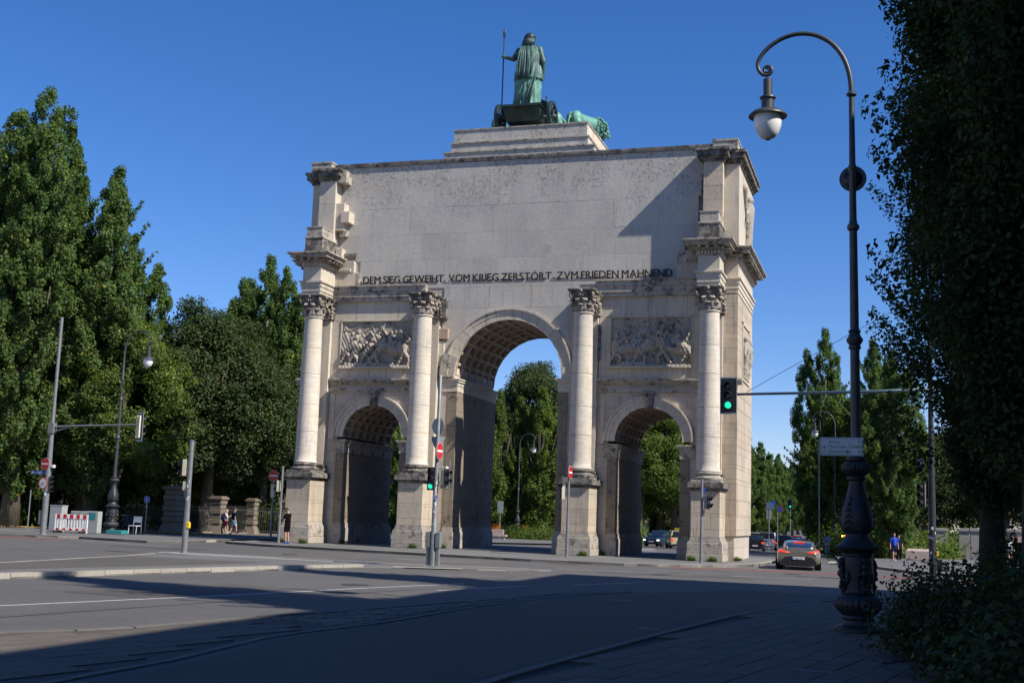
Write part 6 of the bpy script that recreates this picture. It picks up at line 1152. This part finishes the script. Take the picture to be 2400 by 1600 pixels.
def simple_car(name, label, cat, px, y, rz, col, kind='hatch', lights='rear', group='cars in the traffic', plate=True, x=None):
    t = thing(name, label, cat, (ax_(px, y) if x is None else x, y, gz(y)), rz, group)
    if kind == 'van': B = [(-2.4, .9, .3, 1.25, 1.3), (-2.3, .96, .25, 1.3, 1.35), (1.5, .96, .25, 1.2, 1.25), (2.2, .92, .25, .95, 1.05), (2.45, .8, .3, .8, .9)]; Cb = [(-2.38, .88, .80, 1.2, 1.9), (-2.2, .90, .82, 1.2, 1.95), (.9, .90, .80, 1.2, 1.95), (2.0, .86, .74, 1.0, 1.1)]; wy, r = 1.5, .34
    elif kind == 'suv': B = [(-2.2, .82, .35, .98, 1.0), (-2.1, .93, .28, 1.02, 1.06), (.9, .94, .28, 1.0, 1.05), (1.9, .9, .28, .92, 1.0), (2.25, .78, .35, .7, .8)]; Cb = [(-2.05, .82, .66, 1.0, 1.35), (-1.7, .84, .68, 1.0, 1.62), (.1, .84, .68, 1.0, 1.66), (1.1, .8, .62, 1.0, 1.08)]; wy, r = 1.4, .36
    else: B = [(-2.1, .78, .35, .9, .93), (-2.0, .88, .25, .93, .98), (.9, .9, .24, .88, .93), (1.8, .86, .24, .76, .84), (2.15, .72, .3, .6, .68)]; Cb = [(-1.95, .76, .6, .92, 1.15), (-1.5, .79, .62, .92, 1.42), (.1, .79, .62, .9, 1.46), (1.1, .76, .58, .88, .95)]; wy, r = 1.32, .32
    body = carbody(B).build('body', col, t, 'auto'); cabin(Cb).build('windows', GLS, t, 'auto'); A = np.array(Cb); ys = np.linspace(A[1, 0], A[2, 0]+.25, 8); S = []
    for y_ in ys: wb, wt, z0, z1 = smooth_interp(A, y_); S.append([(-wt*.96, y_, z1-.03), (-wt*.85, y_, z1+.015), (0, y_, z1+.035), (wt*.85, y_, z1+.015), (wt*.96, y_, z1-.03), (-wt*.96, y_, z1-.03)])
    loft(S).build('roof', col, t, 'auto')
    q = MB()
    for s in (-1, 1):
        for (ya, za, wa), (yb, zb, wb_) in ((((Cb[0][0]), Cb[0][3], Cb[0][1]), (Cb[1][0], Cb[1][4], Cb[1][2])), ((Cb[3][0], Cb[3][3], Cb[3][1]), (Cb[2][0], Cb[2][4], Cb[2][2])), ((-.3, Cb[1][3], Cb[1][1]), (-.35, Cb[1][4], Cb[1][2]))): q.tube([(s*wa*1.005, ya, za), (s*(wa*.6+wb_*.4)*1.01, ya*.55+yb*.45, za*.55+zb*.45), (s*wb_*1.0, yb, zb-.02)], .04, 5)
    q.build('pillars', col, t, True)
    for x in (-B[1][1]+.01, B[1][1]-.01):
        for y_ in (-wy, wy): wheel(t, x, y_, r, .2); MB().lathe([(r*1.12, -.02), (r*1.12, .0)], n=24).mapped(lambda p: Vector((x*1.003+p.z, y_+p.x, r+p.y))).build('wheel_arch', BLK, t)
    ye = B[0][0] if lights != 'front' else B[-1][0]; sg = -1 if lights != 'front' else 1; w = .72
    zl = .82 if kind != 'van' else 1.0
    for s in (-1, 1): MB().box(s*w-.13, s*w+.11, min(ye-sg*.12, ye+sg*.03), max(ye-sg*.12, ye+sg*.03), zl-(.09 if lights != 'front' else .2), zl+(.09 if lights != 'front' else -.08), .02).build('tail_light' if lights != 'front' else 'headlight', REDE if lights != 'front' else HEADL, t)
    MB().box(-.26, .26, *sorted((ye+sg*.01, ye+sg*.03)), .48, .6).build('number_plate', WHT, t); MB().box(-w, w, *sorted((ye, ye+sg*.02)), .34, .46, .01).build('bumper_grille', BLK, t)
    if lights != 'front': MB().box(-.6, .6, Cb[0][0]-.04, Cb[0][0]-.01, Cb[0][3]+.06, Cb[0][4]-.08, .01).build('rear_window', GLS, t)
    for s in (-1, 1): MB().box(*sorted((s*(Cb[3][1]+.08), s*(Cb[3][1]+.3))), .55, .68, Cb[3][3]+.02, Cb[3][3]+.17, .03).build('wing_mirror', col, t)
    return t
NB = R(3.2)
simple_car('parked_car', 'black hatchback with glowing tail light just right of the arch', 'car', 1772, 62, NB, paint('black_paint', (.012, .012, .014)), 'hatch')
simple_car('van', 'silver blue van waiting in the queue right of the arch', 'van', 1799, 84, NB, paint('silver_paint', (.32, .38, .45), .5), 'van')
simple_car('delivery_van', 'white delivery van behind the black hatchback', 'van', 1766, 104, NB, paint('white_paint', (.75, .76, .77)), 'van')
simple_car('parked_car', 'black car in the queue left of the white and red cars', 'car', 1838, 74, NB, MATS['black_paint'], 'suv')
simple_car('parked_car', 'white car in the queue partly behind the black one', 'car', 1862, 92, NB, MATS['white_paint'], 'hatch'); simple_car('parked_car', 'red car in the queue with tall rear window', 'car', 1868, 112, NB, paint('red_paint', (.45, .015, .02)), 'suv'); simple_car('parked_car', 'blue car at the right end of the queue', 'car', 1884, 100, NB, paint('blue_paint', (.02, .05, .35)), 'hatch')
simple_car('oncoming_car', 'dark blue oncoming car with bright headlights in the right opening', 'car', 1546, 63, PI-.22, paint('dark_blue_paint', (.008, .016, .035)), 'suv', 'front')
tx = simple_car('taxi', 'cream taxi with yellow roof sign at the right side of the right opening', 'taxi', 1588, 52, .28, paint('taxi_cream', (.55, .47, .28)), 'suv'); MB().box(-.35, .35, -.5, -.3, 1.7, 1.88, .03).build('roof_sign', mat('taxi_yellow', (.8, .6, .02), .5, emit=(.9, .7, .05), es=.05), tx)
# the sports car
SPP = paint('bronze_grey_paint', (.27, .23, .17), .6, .3); SX = ax_(1864, -5.0)
S = thing('sports_car', 'low bronze grey sports coupe seen from behind with thin red tail lights', 'car', (SX, -2.5, gz(0)), R(3.0), 'cars in the traffic')
B = [(-2.40, .76, .34, .80, .83), (-2.34, .86, .26, .88, .935), (-2.1, .94, .2, .91, .96), (-1.5, .985, .18, .88, .97), (-.8, .93, .18, .80, .93), (.2, .91, .17, .76, .88), (1.2, .95, .17, .76, .86), (1.9, .93, .18, .70, .78), (2.3, .78, .22, .55, .62)]
carbody(B, 44).build('body', SPP, S, 'auto')
Cb = [(-2.05, .60, .50, .88, .955), (-1.7, .70, .58, .88, 1.06), (-1.1, .76, .60, .84, 1.2), (-.5, .78, .61, .80, 1.26), (.2, .77, .60, .78, 1.26), (.7, .74, .56, .78, 1.08), (1.15, .68, .5, .80, .88)]
cabin(Cb, 30).build('windows', GLS, S, 'auto'); A = np.array(Cb); q = []
for y_ in np.linspace(-1.25, .35, 12): wb, wt, z0, z1 = smooth_interp(A, y_); q.append([(-wt*1.02, y_, z1-.045), (-wt*.86, y_, z1+.012), (0, y_, z1+.034), (wt*.86, y_, z1+.012), (wt*1.02, y_, z1-.045), (-wt*1.02, y_, z1-.045)])
loft(q).build('roof', SPP, S, 'auto')
for s in (-1, 1):
    b = MB(); b.tube([(s*(wb_ := float(np.interp(y_, A[:, 0], A[:, 2])))*1.04, y_, float(np.interp(y_, A[:, 0], A[:, 4]))-.03) for y_ in np.linspace(-2.15, -.6, 10)], [.09, .085, .08, .07, .06, .05, .045, .04, .035, .03], 7); b.build('rear_pillar', SPP, S, True)
    b = MB(); b.tube([(s*.865, -2.28, .885), (s*.78, -2.36, .865), (s*.60, -2.39, .80), (s*.36, -2.40, .765)], [.022, .026, .024, .016], 6); b.tube([(s*.87, -2.24, .80), (s*.80, -2.36, .79), (s*.62, -2.40, .775), (s*.42, -2.41, .765)], [.02, .02, .018, .012], 6); b.build('tail_light', REDE, S, True)
    MB().box(*sorted((s*.92, s*1.06)), .3, .5, .86, .97, .03).build('wing_mirror', SPP, S)
    MB().lathe([(.055, -.03), (.06, 0), (.045, 0), (.04, -.03)], n=14, cap=False).mapped(lambda p: Vector((s*.56+p.x, -2.42-p.z, .33+p.y))).build('exhaust', CHR, S)
    for y_ in (-1.5, 1.38):
        wheel(S, s*.955, y_, .355, .28); MB().lathe([(.39, -.03), (.39, .0)], n=28).mapped(lambda p: Vector((s*(.975 if y_ < 0 else .935)+p.z, y_+p.x, .355+p.y))).build('wheel_arch', BLK, S)
b = MB(); b.ext([(-.82, .22), (-.5, .17), (.5, .17), (.82, .22), (.74, .42), (.6, .56), (.4, .60), (-.4, .60), (-.6, .56), (-.74, .42)], -2.425, -2.2); b.build('diffuser', BLK, S)
for i in range(5): MB().box(-.4+i*.2-.008, -.4+i*.2+.008, -2.44, -2.42, .18, .36).build('diffuser_fin', mat('dark_grey', (.04, .04, .042), .5), S)
o = MB().box(-.27, .27, -2.445, -2.427, .47, .58, .004).build('number_plate', WHT, S); MB().box(-.268, -.225, -2.449, -2.446, .475, .575).build('blue_band', BLUS, o); line('M·DR 917', -.2, .487, .095, o, BLK, -2.45)
MB().box(-.24, .24, -1.25, -1.2, 1.2, 1.235, .005).build('brake_light', REDE, S); MB().box(-.07, .07, -2.405, -2.395, .845, .865, .004).build('badge', CHR, S); MB().tube([(-.78, -2.3, .955), (-.4, -2.36, .975), (0, -2.375, .98), (.4, -2.36, .975), (.78, -2.3, .955)], .018, 6).build('spoiler_lip', SPP, S, True)
# bicycles parked by the avenue
def bicycle(x, y, z, rz, label, m):
    t = thing('bicycle', label, 'bicycle', (x, y, z), rz, 'parked bicycles')
    for q in (-.52, .52): MB().tube([(q+.33*cos(a), 0, .34+.33*sin(a)) for a in np.linspace(0, 2*PI, 21)], .018, 5).build('wheel', TYRE, t, True)
    b = MB(); [b.tube(p, .018, 5) for p in ([(-.52, 0, .34), (-.15, 0, .8)], [(-.15, 0, .8), (.38, 0, .82)], [(-.05, 0, .32), (-.18, 0, .92)], [(-.05, 0, .32), (.38, 0, .75)], [(.52, 0, .34), (.36, 0, .98)], [(-.52, 0, .34), (-.05, 0, .32)])]; b.build('frame', m, t); MB().tube([(.3, -.25, 1.0), (.38, 0, 1.0), (.3, .25, 1.0)], .015, 5).build('handlebar', CHR, t); MB().box(-.3, -.08, -.06, .06, .92, .96, .015).build('saddle', BLK, t)
for i, (px, y, l) in enumerate(((1932, 52, 'bicycle leaning by the sign post behind the bronze car'), (1945, 51, 'bicycle beside the advertising column'), (295, 6, 'bicycle parked in the shade by the left street lamp'), (310, 7, 'bicycle parked by the dark railing'))): bicycle(ax_(px, y), y, gz(y)+.12, .5+i, l, (REDS, GALV, IRON, BLUS)[i])
# ------------------------------------------------------------------ people
SKIN = mat('skin', (.48, .27, .19), .55, var=.06); NAVY = mat('navy_cloth', (.010, .016, .045), .95, var=.2, spec=.08); BLKC = mat('black_cloth', (.006, .006, .007), .95, var=.2, spec=.06); HAIRB = mat('brown_hair', (.06, .03, .015), .7, var=.3); HAIRG = mat('fair_hair', (.45, .38, .27), .7, var=.2)
def person(label, loc, rz, shirt, legs, hair=HAIRB, shoe=BLKC, h=1.78, stride=.0, armL=None, armR=None, headtilt=0., long=False, bag=None, dress=None, group=None):
    t = thing('person', label, 'person', loc, rz, group, h/1.78); b = MB(); c = MB(); p = MB(); sh = MB()
    hip = .93
    for s in (-1, 1):
        f = stride*s; kn = (s*.10, -.03+f*.5 if f > 0 else f*.35+.02, .5); an = (s*.105, f*.95+.02, .09+(.07 if f < -.1 else 0))
        kn = (s*.10, f*.5-(.05 if f else .02), .5)
        b.limb((s*.09, 0, hip-.05), kn, .088, .058, 10); b.limb(kn, an, .056, .036, 10); p.limb((s*.09, 0, hip-.03), (s*.10, f*.35-.02 if not long else kn[1], .62 if not long else .5), .105, .095 if not long else .075)
        if long: p.limb(kn, (an[0], an[1], .14), .078, .06)
        sh.limb((an[0], an[1]+.04, an[2]-.045), (an[0]*1.1, an[1]-.14, an[2]-.055), .045, .04, 8)
    b.limb((0, 0, hip), (0, 0, 1.2), .14, .13); b.limb((0, 0, 1.2), (0, .01, 1.40), .13, .11); b.limb((0, .01, 1.44), (0, -.01-.02*headtilt, 1.56), .055, .05); hc = (0, -.03-.08*headtilt, 1.655-.02*headtilt)
    b.ball(hc, (.076, .096, .115), 14, 10); b.ball((0, hc[1]-.1, hc[2]-.02), (.014, .02, .025), 6, 5); b.ball((0, hc[1]-.03, hc[2]-.09), (.05, .055, .035), 8, 6)
    for s in (-1, 1): b.ball((s*.078, hc[1]+.01, hc[2]-.01), (.012, .022, .03), 6, 5)
    p.limb((0, 0, hip+.06), (0, 0, hip-.05), .152, .155)
    c.limb((0, 0, 1.0), (0, 0, 1.2), .155, .15); c.limb((0, 0, 1.2), (0, .005, 1.38), .155, .13); c.limb((-.15, 0, 1.40), (.15, 0, 1.40), .075, .075)
    for s, A_ in ((-1, armL), (1, armR)):
        el, ha = A_ if A_ else ((s*.235, .03, 1.13), (s*.25, -.06, .88)); shd = (s*.185, 0, 1.41); b.limb(shd, el, .05, .04); b.limb(el, ha, .038, .026)
        d = (Vector(ha)-Vector(el)).normalized(); pm = Vector(ha)+d*.045; b.ball(tuple(pm), (.036, .036, .04), 8, 6); sd = d.cross(Vector((0, 1, 0.2))).normalized()
        for k in range(4): q0 = pm+sd*(.012*(k-1.5)*1.6)+d*.02; b.tube([q0, q0+d*.035, q0+d*.06+Vector((0, -.015, 0))], [.009, .009, .007], 5)
        b.tube([pm-sd*.03, pm-sd*.05+d*.02, pm-sd*.045+d*.045], [.01, .01, .008], 5); m_ = [shd[i]*.35+el[i]*.65 for i in range(3)]; c.limb(shd, m_, .072, .065)
    b.build('body', SKIN, t, remesh=.014, sm=1); c.build('shirt', shirt, t, remesh=.022, sm=2)
    if dress: q = MB(); q.lathe([(.3, .5), (.24, .75), (.17, 1.05)], n=20); q.build('skirt', dress, t, True)
    else: p.build('trousers' if long else 'shorts', legs, t, remesh=.022, sm=2)
    sh.build('shoes', shoe, t, True); q = MB(); q.ball((0, hc[1]+.012, hc[2]+.028), (.084, .1, .105), 12, 8); q.ball((0, hc[1]+.05, hc[2]-.02), (.075, .06, .075), 10, 7); q.build('hair', hair, t, True)
    if bag: q = MB().box(-.17, .17, .12, .34, 1.0, 1.42, .06).build('backpack', bag, t, 'auto')
    return t
def mm(name, col): return mat(name, col, .85, var=.12)
mx_ = at(671, 1278, -3.6).x
person('man in black T shirt and shorts standing beside the outer pedestal looking at his phone', (mx_, -3.6, -.003), -PI/2-.15, BLKC, BLKC, HAIRB, BLUS, 1.85, .0, ((-.2, -.06, 1.15), (-.08, -.28, 1.18)), ((.2, -.06, 1.15), (.06, -.28, 1.2)), 1.0)
ph = MB().box(-.037, .037, -.006, .006, -.07, .07, .004).build('phone', BLK, None); ph.location = (mx_-.36, -3.63, 1.27); ph.rotation_euler = (.5, 0, -PI/2-.15); tag(ph, 'dark phone held in both hands of the man in black', 'phone')
person('walker with fair hair, dark backpack and maroon shorts', (ax_(527, 15), 15, gz(15)+.118), PI/2+.5, mm('white_shirt', (.6, .55, .55)), mm('maroon', (.15, .02, .04)), HAIRG, WHT, 1.68, .22, ((-.22, -.12, 1.15), (-.1, -.3, 1.3)), None, .2, bag=NAVY, group='pair walking together')
person('walker in navy shirt with light blue shorts raising a hand to his head', (ax_(546, 14.4), 14.4, gz(14.4)+.118), PI/2+.9, NAVY, mm('pale_blue', (.35, .5, .62)), HAIRB, NAVY, 1.8, .2, None, ((.33, -.2, 1.45), (.12, -.22, 1.62)), .0, group='pair walking together')
person('person in bright blue shirt and dark shorts walking behind the big lamp', (ax_(2096, 22), 22, gz(22)+.12), .3, mm('bright_blue', (.01, .06, .45)), NAVY, HAIRB, WHT, 1.8, .18); person('person in dark clothes beside the one in the bright blue shirt', (ax_(2107, 24), 24, gz(24)+.12), .2, NAVY, BLKC, HAIRB, BLKC, 1.7, .12, long=True)
person('pedestrian in pale blue striped top and light trousers beside the far lamp base', (ax_(1939, 39), 39, gz(39)+.12), PI, mm('stripe_blue', (.25, .32, .5)), mm('pale_trousers', (.4, .42, .5)), HAIRB, BLKC, 1.74, .1, long=True); person('cyclist in dark top waiting behind the bronze car', (ax_(1903, 58), 58, gz(58)+.1), PI, NAVY, BLKC, HAIRB, BLKC, 1.8, 0, long=True)
person('person in pale shirt sitting height at the right edge behind the shaded trunk', (ax_(2372, -2), -2, 0), .8, mm('pale_shirt', (.45, .47, .5)), BLKC, HAIRB, BLKC, 1.72, .1, long=True)
person('person in dark clothes at the right edge beside the pale shirt', (ax_(2388, -3), -3, 0), -.6, BLKC, BLKC, HAIRB, BLKC, 1.75, .1, long=True)
